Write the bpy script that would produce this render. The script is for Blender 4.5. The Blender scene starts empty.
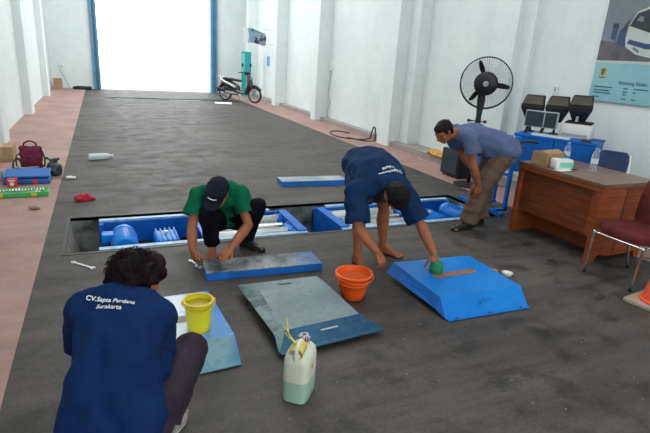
import bpy, bmesh, math, random
from mathutils import Vector as V, Matrix, noise
from mathutils.bvhtree import BVHTree
random.seed(7)
PI = math.pi
C = bpy.context.scene.collection
sc = bpy.context.scene

# ------------------------------------------------------------------ materials
def mat(name, col, rough=0.6, metal=0.0, var=0.0, vscale=6.0, bump=0.0, bscale=30.0, col2=None,
        stretch=(1, 1, 1), emit=0, trans=0.0, alpha=1.0, spec=0.5, contrast=(0.35, 0.65), ior=1.45, coat=0.0):
    m = bpy.data.materials.new(name)
    m.use_nodes = True
    nt = m.node_tree
    b = nt.nodes['Principled BSDF']
    b.inputs['Base Color'].default_value = (*col, 1)
    b.inputs['Roughness'].default_value = rough
    b.inputs['Metallic'].default_value = metal
    b.inputs['Transmission Weight'].default_value = trans
    b.inputs['Alpha'].default_value = alpha
    b.inputs['Specular IOR Level'].default_value = spec
    b.inputs['IOR'].default_value = ior
    b.inputs['Coat Weight'].default_value = coat
    if emit:
        b.inputs['Emission Color'].default_value = (*col, 1)
        b.inputs['Emission Strength'].default_value = emit
    if var or col2 or bump:
        tc = nt.nodes.new('ShaderNodeTexCoord')
        mp = nt.nodes.new('ShaderNodeMapping')
        mp.inputs['Scale'].default_value = stretch
        nt.links.new(tc.outputs['Object'], mp.inputs['Vector'])
        src = mp.outputs['Vector']
    if var or col2:
        n = nt.nodes.new('ShaderNodeTexNoise')
        n.inputs['Scale'].default_value = vscale
        n.inputs['Detail'].default_value = 6
        n.inputs['Roughness'].default_value = 0.6
        nt.links.new(src, n.inputs['Vector'])
        r = nt.nodes.new('ShaderNodeValToRGB')
        c2 = col2 if col2 else tuple(c * (1 - var) for c in col)
        c1 = col if col2 else tuple(min(1, c * (1 + var)) for c in col)
        r.color_ramp.elements[0].position = contrast[0]
        r.color_ramp.elements[1].position = contrast[1]
        r.color_ramp.elements[0].color = (*c2, 1)
        r.color_ramp.elements[1].color = (*c1, 1)
        nt.links.new(n.outputs['Fac'], r.inputs['Fac'])
        nt.links.new(r.outputs['Color'], b.inputs['Base Color'])
    if bump:
        n = nt.nodes.new('ShaderNodeTexNoise')
        n.inputs['Scale'].default_value = bscale
        n.inputs['Detail'].default_value = 4
        nt.links.new(src, n.inputs['Vector'])
        bp = nt.nodes.new('ShaderNodeBump')
        bp.inputs['Strength'].default_value = bump
        bp.inputs['Distance'].default_value = 0.01
        nt.links.new(n.outputs['Fac'], bp.inputs['Height'])
        nt.links.new(bp.outputs['Normal'], b.inputs['Normal'])
    return m

def N(nt, kind, **kw):
    n = nt.nodes.new(kind)
    for k, v in kw.items():
        if k in n.inputs.keys(): n.inputs[k].default_value = v
        else: setattr(n, k, v)
    return n

def ramp(nt, fac, stops):
    r = nt.nodes.new('ShaderNodeValToRGB')
    e = r.color_ramp.elements
    while len(e) < len(stops): e.new(0.5)
    for i, (p, c) in enumerate(stops):
        e[i].position = p
        e[i].color = (c[0], c[1], c[2], 1) if isinstance(c, tuple) else (c, c, c, 1)
    nt.links.new(fac, r.inputs['Fac'])
    return r.outputs['Color']

def mix(nt, fac, a, b, mode='MIX'):
    m = nt.nodes.new('ShaderNodeMix')
    m.data_type = 'RGBA'; m.blend_type = mode
    for i, x in ((0, fac), (6, a), (7, b)):
        if isinstance(x, (int, float)): m.inputs[i].default_value = x
        elif isinstance(x, tuple): m.inputs[i].default_value = (*x, 1)
        else: nt.links.new(x, m.inputs[i])
    return m.outputs[2]

def concrete():
    m = bpy.data.materials.new('stained_concrete'); m.use_nodes = True
    nt = m.node_tree; b = nt.nodes['Principled BSDF']
    tc = N(nt, 'ShaderNodeTexCoord')
    mp = N(nt, 'ShaderNodeMapping'); mp.inputs['Scale'].default_value = (0.35, 2.4, 1)
    nt.links.new(tc.outputs['Object'], mp.inputs['Vector'])
    streak = N(nt, 'ShaderNodeTexNoise', Scale=2.2, Detail=7.0, Roughness=0.62)
    nt.links.new(mp.outputs[0], streak.inputs['Vector'])
    big = N(nt, 'ShaderNodeTexNoise', Scale=0.55, Detail=4.0, Roughness=0.5)
    nt.links.new(tc.outputs['Object'], big.inputs['Vector'])
    fine = N(nt, 'ShaderNodeTexNoise', Scale=55.0, Detail=3.0, Roughness=0.7)
    nt.links.new(tc.outputs['Object'], fine.inputs['Vector'])
    blot = N(nt, 'ShaderNodeTexNoise', Scale=3.3, Detail=5.0, Roughness=0.7)
    nt.links.new(tc.outputs['Object'], blot.inputs['Vector'])
    c = ramp(nt, streak.outputs['Fac'], [(0.3, (0.050, 0.042, 0.038)), (0.72, (0.110, 0.095, 0.085))])
    c = mix(nt, 1.0, c, ramp(nt, big.outputs['Fac'], [(0.32, 0.70), (0.68, 1.2)]), 'MULTIPLY')
    c = mix(nt, 1.0, c, ramp(nt, fine.outputs['Fac'], [(0.25, 0.72), (0.75, 1.22)]), 'MULTIPLY')
    c = mix(nt, 0.85, c, ramp(nt, blot.outputs['Fac'], [(0.38, 0.38), (0.50, 1.0)]), 'MULTIPLY')
    vo = N(nt, 'ShaderNodeTexVoronoi', Scale=7.0)
    nt.links.new(tc.outputs['Object'], vo.inputs['Vector'])
    c = mix(nt, ramp(nt, vo.outputs['Distance'], [(0.035, 0.55), (0.06, 0.0)]), c, (0.26, 0.25, 0.23))
    nt.links.new(c, b.inputs['Base Color'])
    nt.links.new(ramp(nt, blot.outputs['Fac'], [(0.36, 0.50), (0.6, 0.74)]), b.inputs['Roughness'])
    b.inputs['Specular IOR Level'].default_value = 0.32
    bp = N(nt, 'ShaderNodeBump', Strength=0.35, Distance=0.004)
    nt.links.new(fine.outputs['Fac'], bp.inputs['Height'])
    nt.links.new(bp.outputs['Normal'], b.inputs['Normal'])
    return m

def tiles():
    m = bpy.data.materials.new('pink_paving'); m.use_nodes = True
    nt = m.node_tree; b = nt.nodes['Principled BSDF']
    tc = N(nt, 'ShaderNodeTexCoord')
    br = N(nt, 'ShaderNodeTexBrick', Scale=1.0)
    br.inputs['Brick Width'].default_value = 0.21
    br.inputs['Row Height'].default_value = 0.105
    br.inputs['Mortar Size'].default_value = 0.004
    br.inputs['Color1'].default_value = (0.36, 0.212, 0.185, 1)
    br.inputs['Color2'].default_value = (0.315, 0.185, 0.16, 1)
    br.inputs['Mortar'].default_value = (0.30, 0.19, 0.165, 1)
    nt.links.new(tc.outputs['Object'], br.inputs['Vector'])
    n = N(nt, 'ShaderNodeTexNoise', Scale=1.6, Detail=8.0, Roughness=0.7)
    nt.links.new(tc.outputs['Object'], n.inputs['Vector'])
    c = mix(nt, 1.0, br.outputs['Color'], ramp(nt, n.outputs['Fac'], [(0.3, 0.68), (0.7, 1.2)]), 'MULTIPLY')
    nt.links.new(c, b.inputs['Base Color'])
    b.inputs['Roughness'].default_value = 0.6
    return m

def wallpaint():
    m = bpy.data.materials.new('white_wall_paint'); m.use_nodes = True
    nt = m.node_tree; b = nt.nodes['Principled BSDF']
    tc = N(nt, 'ShaderNodeTexCoord')
    n = N(nt, 'ShaderNodeTexNoise', Scale=0.9, Detail=8.0, Roughness=0.65)
    nt.links.new(tc.outputs['Object'], n.inputs['Vector'])
    c = ramp(nt, n.outputs['Fac'], [(0.3, (0.66, 0.72, 0.725)), (0.62, (0.745, 0.795, 0.79))])
    n2 = N(nt, 'ShaderNodeTexNoise', Scale=5.0, Detail=8.0, Roughness=0.75)
    nt.links.new(tc.outputs['Object'], n2.inputs['Vector'])
    c = mix(nt, 1.0, c, ramp(nt, n2.outputs['Fac'], [(0.25, 0.9), (0.5, 1.0)]), 'MULTIPLY')
    nt.links.new(c, b.inputs['Base Color'])
    b.inputs['Roughness'].default_value = 0.75
    return m

def plate_mat(name, base, worn, dark, scale=2.5, lo=0.42, hi=0.6, rough=0.35, off=0.0, grad=None):
    """painted sheet steel with wet and worn patches"""
    m = bpy.data.materials.new(name); m.use_nodes = True
    nt = m.node_tree; b = nt.nodes['Principled BSDF']
    tc = N(nt, 'ShaderNodeTexCoord')
    mp = N(nt, 'ShaderNodeMapping'); mp.inputs['Location'].default_value = (off, off, off)
    nt.links.new(tc.outputs['Object'], mp.inputs['Vector'])
    n = N(nt, 'ShaderNodeTexNoise', Scale=scale, Detail=6.0, Roughness=0.6)
    nt.links.new(mp.outputs[0], n.inputs['Vector'])
    n2 = N(nt, 'ShaderNodeTexNoise', Scale=scale * 7, Detail=6.0, Roughness=0.7)
    nt.links.new(mp.outputs[0], n2.inputs['Vector'])
    c = ramp(nt, n.outputs['Fac'], [(lo, base), (hi, worn)])
    if grad:      # paint worn off on one side of the sheet
        sx = N(nt, 'ShaderNodeSeparateXYZ'); nt.links.new(tc.outputs['Object'], sx.inputs[0])
        ad = N(nt, 'ShaderNodeMath', operation='MULTIPLY_ADD'); nt.links.new(n.outputs['Fac'], ad.inputs[0]); ad.inputs[1].default_value = 0.5
        nt.links.new(sx.outputs['X'], ad.inputs[2])
        c = mix(nt, ramp(nt, ad.outputs[0], [(grad[0], 0.0), (grad[1], 1.0)]), c, grad[2])
    c = mix(nt, ramp(nt, n2.outputs['Fac'], [(0.52, 0.0), (0.72, 0.8)]), c, dark)
    nt.links.new(c, b.inputs['Base Color'])
    b.inputs['Roughness'].default_value = rough
    b.inputs['Specular IOR Level'].default_value = 0.28
    return m

M = {}
M['concrete'] = concrete(); M['tiles'] = tiles(); M['wall'] = wallpaint()
M['ledge'] = mat('grey_plinth', (0.30, 0.265, 0.25), 0.7, var=0.12, vscale=5)
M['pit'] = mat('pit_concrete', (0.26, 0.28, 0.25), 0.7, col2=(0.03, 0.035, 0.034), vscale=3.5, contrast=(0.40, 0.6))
M['pitfill'] = mat('pit_dust', (0.20, 0.18, 0.16), 0.8, var=0.2, vscale=8)
M['steel_edge'] = mat('rusty_edge', (0.06, 0.055, 0.05), 0.5, metal=0.6, var=0.3)
M['gate'] = mat('gate_blue', (0.10, 0.25, 0.38), 0.5, var=0.15)
M['outside'] = mat('outside_paving', (0.62, 0.62, 0.60), 0.8, var=0.06)
M['blue'] = mat('machine_blue', (0.006, 0.125, 0.52), 0.4, spec=0.3, var=0.18, vscale=8)
M['blue_l'] = mat('light_blue_edge', (0.30, 0.46, 0.66), 0.4, var=0.25, vscale=12)
M['motor'] = mat('motor_blue', (0.006, 0.20, 0.66), 0.35, spec=0.35, var=0.2, vscale=10)
M['roller'] = mat('roller_steel', (0.42, 0.44, 0.45), 0.42, metal=0.6, var=0.35, vscale=14, stretch=(0.25, 2, 2))
M['steel'] = mat('bright_steel', (0.62, 0.64, 0.66), 0.25, metal=0.9)
M['whitesteel'] = mat('white_tool_steel', (0.72, 0.74, 0.74), 0.35, metal=0.2)
M['chrome'] = mat('chrome', (0.75, 0.74, 0.73), 0.14, metal=1.0)
M['black'] = mat('black_plastic', (0.012, 0.013, 0.016), 0.42)
M['blackm'] = mat('matt_black', (0.010, 0.011, 0.013), 0.75, var=0.3)
M['rubber'] = mat('rubber', (0.02, 0.02, 0.021), 0.8)
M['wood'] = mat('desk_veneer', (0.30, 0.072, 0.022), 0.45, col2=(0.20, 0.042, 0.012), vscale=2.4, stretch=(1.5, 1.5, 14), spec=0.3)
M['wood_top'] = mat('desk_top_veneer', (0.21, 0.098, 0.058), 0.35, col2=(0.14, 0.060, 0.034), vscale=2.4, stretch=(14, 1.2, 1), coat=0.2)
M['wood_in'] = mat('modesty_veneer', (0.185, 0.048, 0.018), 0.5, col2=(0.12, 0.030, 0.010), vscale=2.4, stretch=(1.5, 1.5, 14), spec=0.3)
M['maroon'] = mat('maroon_fabric', (0.105, 0.020, 0.022), 0.85, spec=0.15, var=0.3, vscale=8, bump=0.3, bscale=120)
M['cardboard'] = mat('cardboard', (0.36, 0.23, 0.125), 0.8, var=0.12, vscale=6)
M['orange'] = mat('orange_plastic', (0.80, 0.105, 0.012), 0.4, var=0.06)
M['orange_in'] = mat('orange_bucket', (0.83, 0.10, 0.010), 0.4, var=0.08)
M['cone'] = mat('cone_orange', (0.85, 0.11, 0.04), 0.45, var=0.06)
M['conebase'] = mat('cone_base_dust', (0.34, 0.27, 0.21), 0.8, var=0.2)
M['yellow'] = mat('yellow_plastic', (0.78, 0.72, 0.02), 0.4, var=0.05)
M['yellow_d'] = mat('dirty_yellow', (0.60, 0.44, 0.015), 0.55, var=0.2, vscale=18)
M['rust'] = mat('rusty_steel', (0.20, 0.115, 0.085), 0.7, var=0.3, vscale=30)
M['greycard'] = mat('grey_brown_slot', (0.27, 0.235, 0.21), 0.7, var=0.15)
M['rust2'] = mat('orange_rust_stain', (0.52, 0.20, 0.06), 0.7)
M['water'] = mat('murky_water', (0.55, 0.10, 0.03), 0.08, var=0.1)
M['watery'] = mat('yellow_water', (0.36, 0.29, 0.012), 0.3, var=0.1, spec=0.2)
M['green_scrub'] = mat('green_scrub', (0.015, 0.20, 0.085), 0.8, var=0.3, vscale=30)
M['white'] = mat('white_plastic', (0.72, 0.72, 0.68), 0.45)
M['paper'] = mat('paper', (0.78, 0.80, 0.80), 0.8)
M['mint'] = mat('mint_wrap', (0.16, 0.56, 0.42), 0.4, var=0.1)
M['clear'] = mat('clear_bottle', (0.88, 0.93, 0.95), 0.08, trans=0.85, ior=1.2)
M['frost'] = mat('frosted_bottle', (0.80, 0.88, 0.90), 0.3, trans=0.35, ior=1.2)
M['bluelabel'] = mat('blue_label', (0.10, 0.33, 0.62), 0.5)
M['jerry'] = mat('milky_plastic', (0.62, 0.63, 0.52), 0.4, var=0.08, vscale=9)
M['jerryliq'] = mat('green_liquid_seen_through_plastic', (0.33, 0.49, 0.40), 0.35, var=0.06)
M['rope'] = mat('yellow_rope', (0.62, 0.52, 0.13), 0.8, var=0.2, vscale=40)
M['redcloth'] = mat('red_cloth', (0.42, 0.014, 0.035), 0.85, var=0.25)
M['stone'] = mat('stone', (0.36, 0.28, 0.22), 0.85, var=0.2, vscale=20)
M['toolgreen'] = mat('tool_case_green', (0.045, 0.42, 0.075), 0.45, var=0.08)
M['toolgreen_d'] = mat('tool_tray_green', (0.02, 0.25, 0.05), 0.5)
M['toolblue'] = mat('tool_case_blue', (0.012, 0.12, 0.42), 0.4, var=0.1)
M['toolblue_d'] = mat('tool_tray_blue', (0.012, 0.06, 0.16), 0.5)
M['red'] = mat('red_plastic', (0.62, 0.03, 0.03), 0.45)
M['bag'] = mat('maroon_bag', (0.13, 0.008, 0.030), 0.7, var=0.35, vscale=9)
M['bbag'] = mat('black_plastic_bag', (0.035, 0.045, 0.055), 0.35, var=0.4, vscale=20)
M['sack'] = mat('ochre_sack', (0.62, 0.38, 0.09), 0.75, col2=(0.40, 0.22, 0.05), vscale=14)
M['lampbody'] = mat('brown_lit_housing_top', (0.060, 0.050, 0.038), 0.6, var=0.2)
M['lampglass'] = mat('dark_lens', (0.02, 0.024, 0.03), 0.15)
M['panelgrey'] = mat('dark_grey_grille', (0.03, 0.042, 0.055), 0.35, var=0.2, stretch=(1, 14, 1), vscale=12)
M['lgrey'] = mat('light_grey_metal', (0.35, 0.38, 0.40), 0.4)
M['tableblue'] = mat('table_blue', (0.006, 0.12, 0.46), 0.5, spec=0.3, var=0.08)
M['navyseat'] = mat('navy_seat', (0.014, 0.035, 0.11), 0.7, var=0.2)
M['teal'] = mat('teal_banner', (0.02, 0.36, 0.34), 0.6)
M['teal_l'] = mat('pale_teal', (0.22, 0.62, 0.60), 0.6)
M['washed'] = mat('washed_out_teal', (0.62, 0.78, 0.78), 0.7)  # sign's teal paled in the colour itself to stand for daylight glare
M['postframe'] = mat('poster_paper_grey', (0.17, 0.20, 0.23), 0.35, var=0.12, vscale=2)
M['postfloor'] = mat('poster_dark_ground', (0.105, 0.10, 0.115), 0.35, var=0.25, vscale=6)
M['postcyan'] = mat('poster_cyan', (0.24, 0.47, 0.53), 0.35, var=0.08, vscale=2)
M['postwhite'] = mat('poster_white', (0.48, 0.53, 0.49), 0.35)
M['postnavy'] = mat('poster_navy', (0.035, 0.06, 0.17), 0.35)
M['postblue'] = mat('poster_blue', (0.045, 0.07, 0.15), 0.35)
M['postdark'] = mat('poster_dark_glass', (0.03, 0.035, 0.045), 0.3)
M['ink'] = mat('ink', (0.05, 0.13, 0.17), 0.4)
M['gold'] = mat('gold_ink', (0.50, 0.44, 0.12), 0.4)
M['lettering'] = mat('white_lettering', (0.82, 0.84, 0.86), 0.7)
M['skin'] = mat('brown_skin', (0.33, 0.115, 0.055), 0.5, spec=0.3, var=0.14, vscale=14)
M['skin_d'] = mat('dark_brown_skin', (0.28, 0.098, 0.050), 0.5, spec=0.3, var=0.14, vscale=14)
M['hair'] = mat('black_hair', (0.007, 0.006, 0.006), 0.6, spec=0.2, var=0.4, vscale=60, bump=0.8, bscale=160)
M['hair_r'] = mat('curly_hair_reddish', (0.020, 0.006, 0.009), 0.7, spec=0.15, col2=(0.005, 0.004, 0.005), vscale=6, bump=0.8, bscale=90)
M['navy'] = mat('navy_shirt_cloth', (0.006, 0.022, 0.088), 0.9, spec=0.12, var=0.16, vscale=5, bump=0.9, bscale=12)
M['navy3'] = mat('faded_navy_shirt_cloth', (0.008, 0.026, 0.078), 0.9, spec=0.12, var=0.18, vscale=5, bump=0.9, bscale=12)
M['green'] = mat('green_shirt_cloth', (0.003, 0.105, 0.052), 0.9, spec=0.12, var=0.18, vscale=5, bump=0.9, bscale=12)
M['slate'] = mat('slate_blue_shirt_cloth', (0.100, 0.132, 0.240), 0.9, spec=0.12, var=0.12, vscale=5, bump=0.9, bscale=12)
M['trous_b'] = mat('black_trouser_cloth', (0.007, 0.006, 0.010), 0.9, spec=0.1, var=0.3, vscale=6)
M['trous_p'] = mat('charcoal_purple_trouser_cloth', (0.036, 0.026, 0.040), 0.9, spec=0.1, var=0.3, vscale=6)
M['trous_br'] = mat('brown_trouser_cloth', (0.120, 0.080, 0.060), 0.85, spec=0.15, var=0.14, vscale=6)
M['shorts'] = mat('grey_shorts_cloth', (0.05, 0.052, 0.06), 0.9, spec=0.15, var=0.2)
M['cap'] = mat('dark_grey_cap_cloth', (0.010, 0.013, 0.022), 0.85, spec=0.15, var=0.2)
M['shoe_b'] = mat('black_leather', (0.014, 0.014, 0.015), 0.35)
M['shoe_g'] = mat('grey_canvas', (0.26, 0.25, 0.22), 0.8, var=0.3, vscale=16)
M['sole'] = mat('pale_sole', (0.55, 0.54, 0.50), 0.7)
M['eye'] = mat('dark_eye', (0.06, 0.04, 0.035), 0.3)
M['lamp'] = mat('lamp_tube', (0.95, 1.0, 1.0), 0.5, emit=9)
M['roof'] = mat('roof_sheet', (0.45, 0.47, 0.48), 0.6, var=0.05)
M['dust'] = mat('pale_chip', (0.27, 0.24, 0.21), 0.9)
M['fanmesh'] = mat('dark_wire', (0.03, 0.033, 0.04), 0.4, metal=0.5)
M['shine'] = mat('silver_sheet', (0.55, 0.60, 0.64), 0.35, metal=0.3)
# the cover plates, one worn paint each
M['pl_bright'] = plate_mat('bright_blue_paint', (0.004, 0.175, 0.58), (0.004, 0.205, 0.64), (0.006, 0.13, 0.48), 3, rough=0.32)
M['pl_wet'] = plate_mat('wet_blue_paint', (0.03, 0.22, 0.52), (0.62, 0.70, 0.76), (0.22, 0.36, 0.52), 2.2, 0.30, 0.46, off=3.1, grad=(0.36, 0.52, (0.02, 0.19, 0.52)))
M['pl_teal'] = plate_mat('wet_teal_paint', (0.045, 0.20, 0.32), (0.16, 0.30, 0.36), (0.04, 0.10, 0.13), 3.0, off=1.0)
M['pl_grey'] = plate_mat('worn_grey_plate', (0.11, 0.16, 0.18), (0.19, 0.245, 0.26), (0.08, 0.12, 0.14), 3.0, 0.35, 0.6, off=0.0)
M['pl_gdark'] = plate_mat('dark_green_grey_plate', (0.025, 0.05, 0.055), (0.13, 0.20, 0.21), (0.015, 0.02, 0.02), 5.0, 0.44, 0.62, off=2.0)  # darker mottled tone for the left slope
M['pl_deep'] = plate_mat('deep_blue_plate', (0.004, 0.045, 0.115), (0.012, 0.09, 0.17), (0.05, 0.11, 0.15), 3.0, rough=0.5, off=5.0)
M['pl_spot'] = plate_mat('speckled_plate', (0.05, 0.06, 0.065), (0.30, 0.31, 0.32), (0.02, 0.02, 0.022), 4.0, 0.40, 0.62, off=1.3, grad=(0.46, 0.72, (0.04, 0.17, 0.38)))
M['pl_side'] = mat('blue_plate_side', (0.010, 0.15, 0.56), 0.35, var=0.15)
M['pl_dull'] = plate_mat('dull_white_blue_plate', (0.22, 0.27, 0.32), (0.42, 0.44, 0.45), (0.16, 0.22, 0.30), 3.0, off=7.0)

# ------------------------------------------------------------------ geometry helpers
def obj(name, bm, m, parent=None, smooth=False, fix=True):
    if fix: bmesh.ops.recalc_face_normals(bm, faces=bm.faces)
    me = bpy.data.meshes.new(name)
    bm.to_mesh(me); bm.free()
    for x in (m if isinstance(m, (list, tuple)) else [m]): me.materials.append(x)
    if smooth is True:
        me.polygons.foreach_set('use_smooth', [True] * len(me.polygons))
    elif smooth:
        me.polygons.foreach_set('use_smooth', [True] * len(me.polygons))
        me.set_sharp_from_angle(angle=math.radians(smooth))
    o = bpy.data.objects.new(name, me)
    C.objects.link(o)
    if parent:
        o.parent = parent
        o.matrix_parent_inverse = Matrix()
    return o

def tag(o, label, cat, group=None, kind=None):
    o['label'] = label; o['category'] = cat
    if group: o['group'] = group
    if kind: o['kind'] = kind
    return o

def thing(name, label, cat, loc=(0, 0, 0), rz=0, group=None):
    o = bpy.data.objects.new(name, None); C.objects.link(o)
    o.location = loc; o.rotation_euler = (0, 0, rz); o.empty_display_size = 0.1
    return tag(o, label, cat, group)

def struct(name, bm, m, parent=None, smooth=False):
    o = obj(name, bm, m, parent, smooth); o['kind'] = 'structure'
    return o

def B(): return bmesh.new()

def box(bm, lo, hi, bev=0.0, mi=0, rot=None, piv=None):
    r = bmesh.ops.create_cube(bm, size=1.0)
    vs = r['verts']
    lo, hi = V(lo), V(hi)
    c, s = (lo + hi) / 2, hi - lo
    for v in vs: v.co = V((v.co.x * s.x, v.co.y * s.y, v.co.z * s.z)) + c
    fs = list({f for v in vs for f in v.link_faces})
    for f in fs: f.material_index = mi
    if bev:
        es = list({e for v in vs for e in v.link_edges})
        r = bmesh.ops.bevel(bm, geom=es, offset=bev, segments=2, affect='EDGES', profile=0.5)
        vs = list({v for f in r['faces'] for v in f.verts})
        for f in {f for v in vs for f in v.link_faces}: f.material_index = mi
        vs = list({w for v in vs for f in v.link_faces for w in f.verts})
    if rot is not None:
        p = V(piv) if piv is not None else c
        for v in vs: v.co = rot @ (v.co - p) + p
    return vs

def RZ(a): return Matrix.Rotation(a, 3, 'Z')
def RX(a): return Matrix.Rotation(a, 3, 'X')
def RY(a): return Matrix.Rotation(a, 3, 'Y')

def frame_for(d):
    d = d.normalized()
    a = V((0, 0, 1)) if abs(d.z) < 0.9 else V((1, 0, 0))
    x = d.cross(a).normalized()
    return x, x.cross(d).normalized()

def tube(bm, pts, r, seg=8, closed=False, mi=0, caps=True):
    pts = [V(p) for p in pts]
    n = len(pts)
    rs = r if isinstance(r, (list, tuple)) else [r] * n
    rings = []
    px = None
    for i, p in enumerate(pts):
        if closed: d = pts[(i + 1) % n] - pts[i - 1]
        elif i == 0: d = pts[1] - pts[0]
        elif i == n - 1: d = pts[-1] - pts[-2]
        else: d = (pts[i + 1] - p).normalized() + (p - pts[i - 1]).normalized()
        if d.length < 1e-9: d = V((0, 0, 1))
        d.normalize()
        if px is None: x, y = frame_for(d)
        else:
            x = px - d * px.dot(d)
            x = x.normalized() if x.length > 1e-6 else frame_for(d)[0]
            y = d.cross(x)
        px = x
        rings.append([bm.verts.new(p + x * rs[i] * math.cos(2 * PI * k / seg) + y * rs[i] * math.sin(2 * PI * k / seg)) for k in range(seg)])
    m = n if closed else n - 1
    for i in range(m):
        a, b = rings[i], rings[(i + 1) % n]
        for k in range(seg):
            f = bm.faces.new((a[k], a[(k + 1) % seg], b[(k + 1) % seg], b[k])); f.material_index = mi
    if not closed and caps:
        bm.faces.new(rings[0][::-1]).material_index = mi
        bm.faces.new(rings[-1]).material_index = mi

def cyl(bm, a, b, r, seg=16, mi=0): tube(bm, [a, b], r, seg, mi=mi)

def lathe(bm, prof, c=(0, 0, 0), seg=32, axis=None, mi=0, close=False):
    """prof: (radius, height) pairs; optional axis vector"""
    c = V(c)
    d = V(axis).normalized() if axis is not None else V((0, 0, 1))
    if axis is None: x, y = V((1, 0, 0)), V((0, 1, 0))
    else: x, y = frame_for(d)
    rings = []
    for r, h in prof:
        if r < 1e-6: rings.append([bm.verts.new(c + d * h)])
        else: rings.append([bm.verts.new(c + d * h + x * r * math.cos(2 * PI * k / seg) + y * r * math.sin(2 * PI * k / seg)) for k in range(seg)])
    pairs = list(zip(rings, rings[1:]))
    if close: pairs.append((rings[-1], rings[0]))
    for a, b in pairs:
        for k in range(seg):
            k2 = (k + 1) % seg
            if len(a) == 1 and len(b) == 1: continue
            if len(a) == 1: f = bm.faces.new((a[0], b[k2], b[k]))
            elif len(b) == 1: f = bm.faces.new((a[k], a[k2], b[0]))
            else: f = bm.faces.new((a[k], a[k2], b[k2], b[k]))
            f.material_index = mi

def prism(bm, poly, ext, mi=0):
    """poly: 3D points of a planar outline, ext: extrusion vector"""
    ext = V(ext)
    a = [bm.verts.new(V(p)) for p in poly]
    b = [bm.verts.new(V(p) + ext) for p in poly]
    n = len(a)
    fs = [bm.faces.new(a[::-1]), bm.faces.new(b)]
    for i in range(n): fs.append(bm.faces.new((a[i], a[(i + 1) % n], b[(i + 1) % n], b[i])))
    for f in fs: f.material_index = mi

def curve_pts(ctrl, n=8):
    """Catmull-Rom through control points"""
    P = [V(p) for p in ctrl]
    P = [P[0] * 2 - P[1]] + P + [P[-1] * 2 - P[-2]]
    out = []
    for i in range(1, len(P) - 2):
        for k in range(n):
            t = k / n
            a, b, c, d = P[i - 1], P[i], P[i + 1], P[i + 2]
            out.append(0.5 * ((2 * b) + (c - a) * t + (2 * a - 5 * b + 4 * c - d) * t * t + (3 * b - a - 3 * c + d) * t ** 3))
    out.append(P[-2])
    return out

# ------------------------------------------------------------------ blobs: hulls of ellipsoids fused by a voxel remesh
_t = bmesh.new(); bmesh.ops.create_icosphere(_t, subdivisions=2, radius=1.0)
ICO = [v.co.copy() for v in _t.verts]; _t.free()
_t = bmesh.new(); bmesh.ops.create_icosphere(_t, subdivisions=1, radius=1.0)
ICO1 = [v.co.copy() for v in _t.verts]; _t.free()

def fr(up, lat):
    """orientation matrix with columns lateral, front, up"""
    u = V(up).normalized(); l = V(lat); l = (l - u * l.dot(u)).normalized()
    f = u.cross(l)
    return Matrix((l, f, u)).transposed()

def epts(node, small=False):
    p = V(node[0]); r = node[1]
    R = node[2] if len(node) > 2 and node[2] is not None else Matrix.Identity(3)
    if not isinstance(r, (tuple, list)): r = (r, r, r)
    return [p + R @ V((q.x * r[0], q.y * r[1], q.z * r[2])) for q in (ICO1 if small else ICO)]

def hull_into(bm, pts):
    t = bmesh.new()
    for p in pts: t.verts.new(p)
    r = bmesh.ops.convex_hull(t, input=t.verts)
    bad = [g for g in r['geom_interior'] + r['geom_unused'] if isinstance(g, bmesh.types.BMVert)]
    if bad: bmesh.ops.delete(t, geom=list(set(bad)), context='VERTS')
    me = bpy.data.meshes.new('t'); t.to_mesh(me); t.free()
    bm.from_mesh(me); bpy.data.meshes.remove(me)

def blob(name, chains, voxel, m, parent=None, smooth=4, wr=0.0, wf=18, wstr=(1, 1, 1), cuts=(), thick=0.0, seed=0, after=None):
    bm = bmesh.new()
    for ch in chains:
        if len(ch) == 1: hull_into(bm, epts(ch[0]))
        for a, b in zip(ch, ch[1:]):
            small = max([max(x[1]) if isinstance(x[1], (tuple, list)) else x[1] for x in (a, b)]) < 0.02
            hull_into(bm, epts(a, False if not small else False) + epts(b))
    me = bpy.data.meshes.new(name); bm.to_mesh(me); bm.free()
    o = bpy.data.objects.new(name, me); C.objects.link(o)
    md = o.modifiers.new('r', 'REMESH'); md.mode = 'VOXEL'; md.voxel_size = voxel; md.use_smooth_shade = True
    if smooth:
        s = o.modifiers.new('s', 'SMOOTH'); s.factor = 0.5; s.iterations = smooth
    dg = bpy.context.evaluated_depsgraph_get()
    me2 = bpy.data.meshes.new_from_object(o.evaluated_get(dg))
    bpy.data.objects.remove(o); bpy.data.meshes.remove(me)
    bm = bmesh.new(); bm.from_mesh(me2); bpy.data.meshes.remove(me2)
    if wr:
        bm.normal_update()
        off = V((seed * 3.7, seed * 1.3, seed * 2.1))
        ds = []
        for v in bm.verts:
            q = V((v.co.x * wstr[0], v.co.y * wstr[1], v.co.z * wstr[2])) * wf + off
            a = noise.noise(q); b = 1 - 2 * abs(noise.noise(q * 0.55 + V((5, 5, 5))))
            ds.append(v.normal * wr * (0.5 * a + 0.7 * b))
        for v, d in zip(bm.verts, ds): v.co += d
    for (p, d, rad) in cuts:
        p, d = V(p), V(d).normalized()
        near = {f for f in bm.faces if (f.calc_center_median() - p).length < rad}
        g = list(near) + list({e for f in near for e in f.edges}) + list({v for f in near for v in f.verts})
        bmesh.ops.bisect_plane(bm, geom=g, plane_co=p, plane_no=d, dist=1e-5)
        kill = [f for f in bm.faces if (f.calc_center_median() - p).length < rad and (f.calc_center_median() - p).dot(d) > 0]
        bmesh.ops.delete(bm, geom=kill, context='FACES')
    if after: after(bm)
    if thick:
        bm.normal_update()
        r = bmesh.ops.solidify(bm, geom=list(bm.faces), thickness=thick)
    o = obj(name, bm, m, parent, smooth=True, fix=bool(thick))
    return o

def mid(a, b, t=0.5): return V(a) * (1 - t) + V(b) * t

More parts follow.
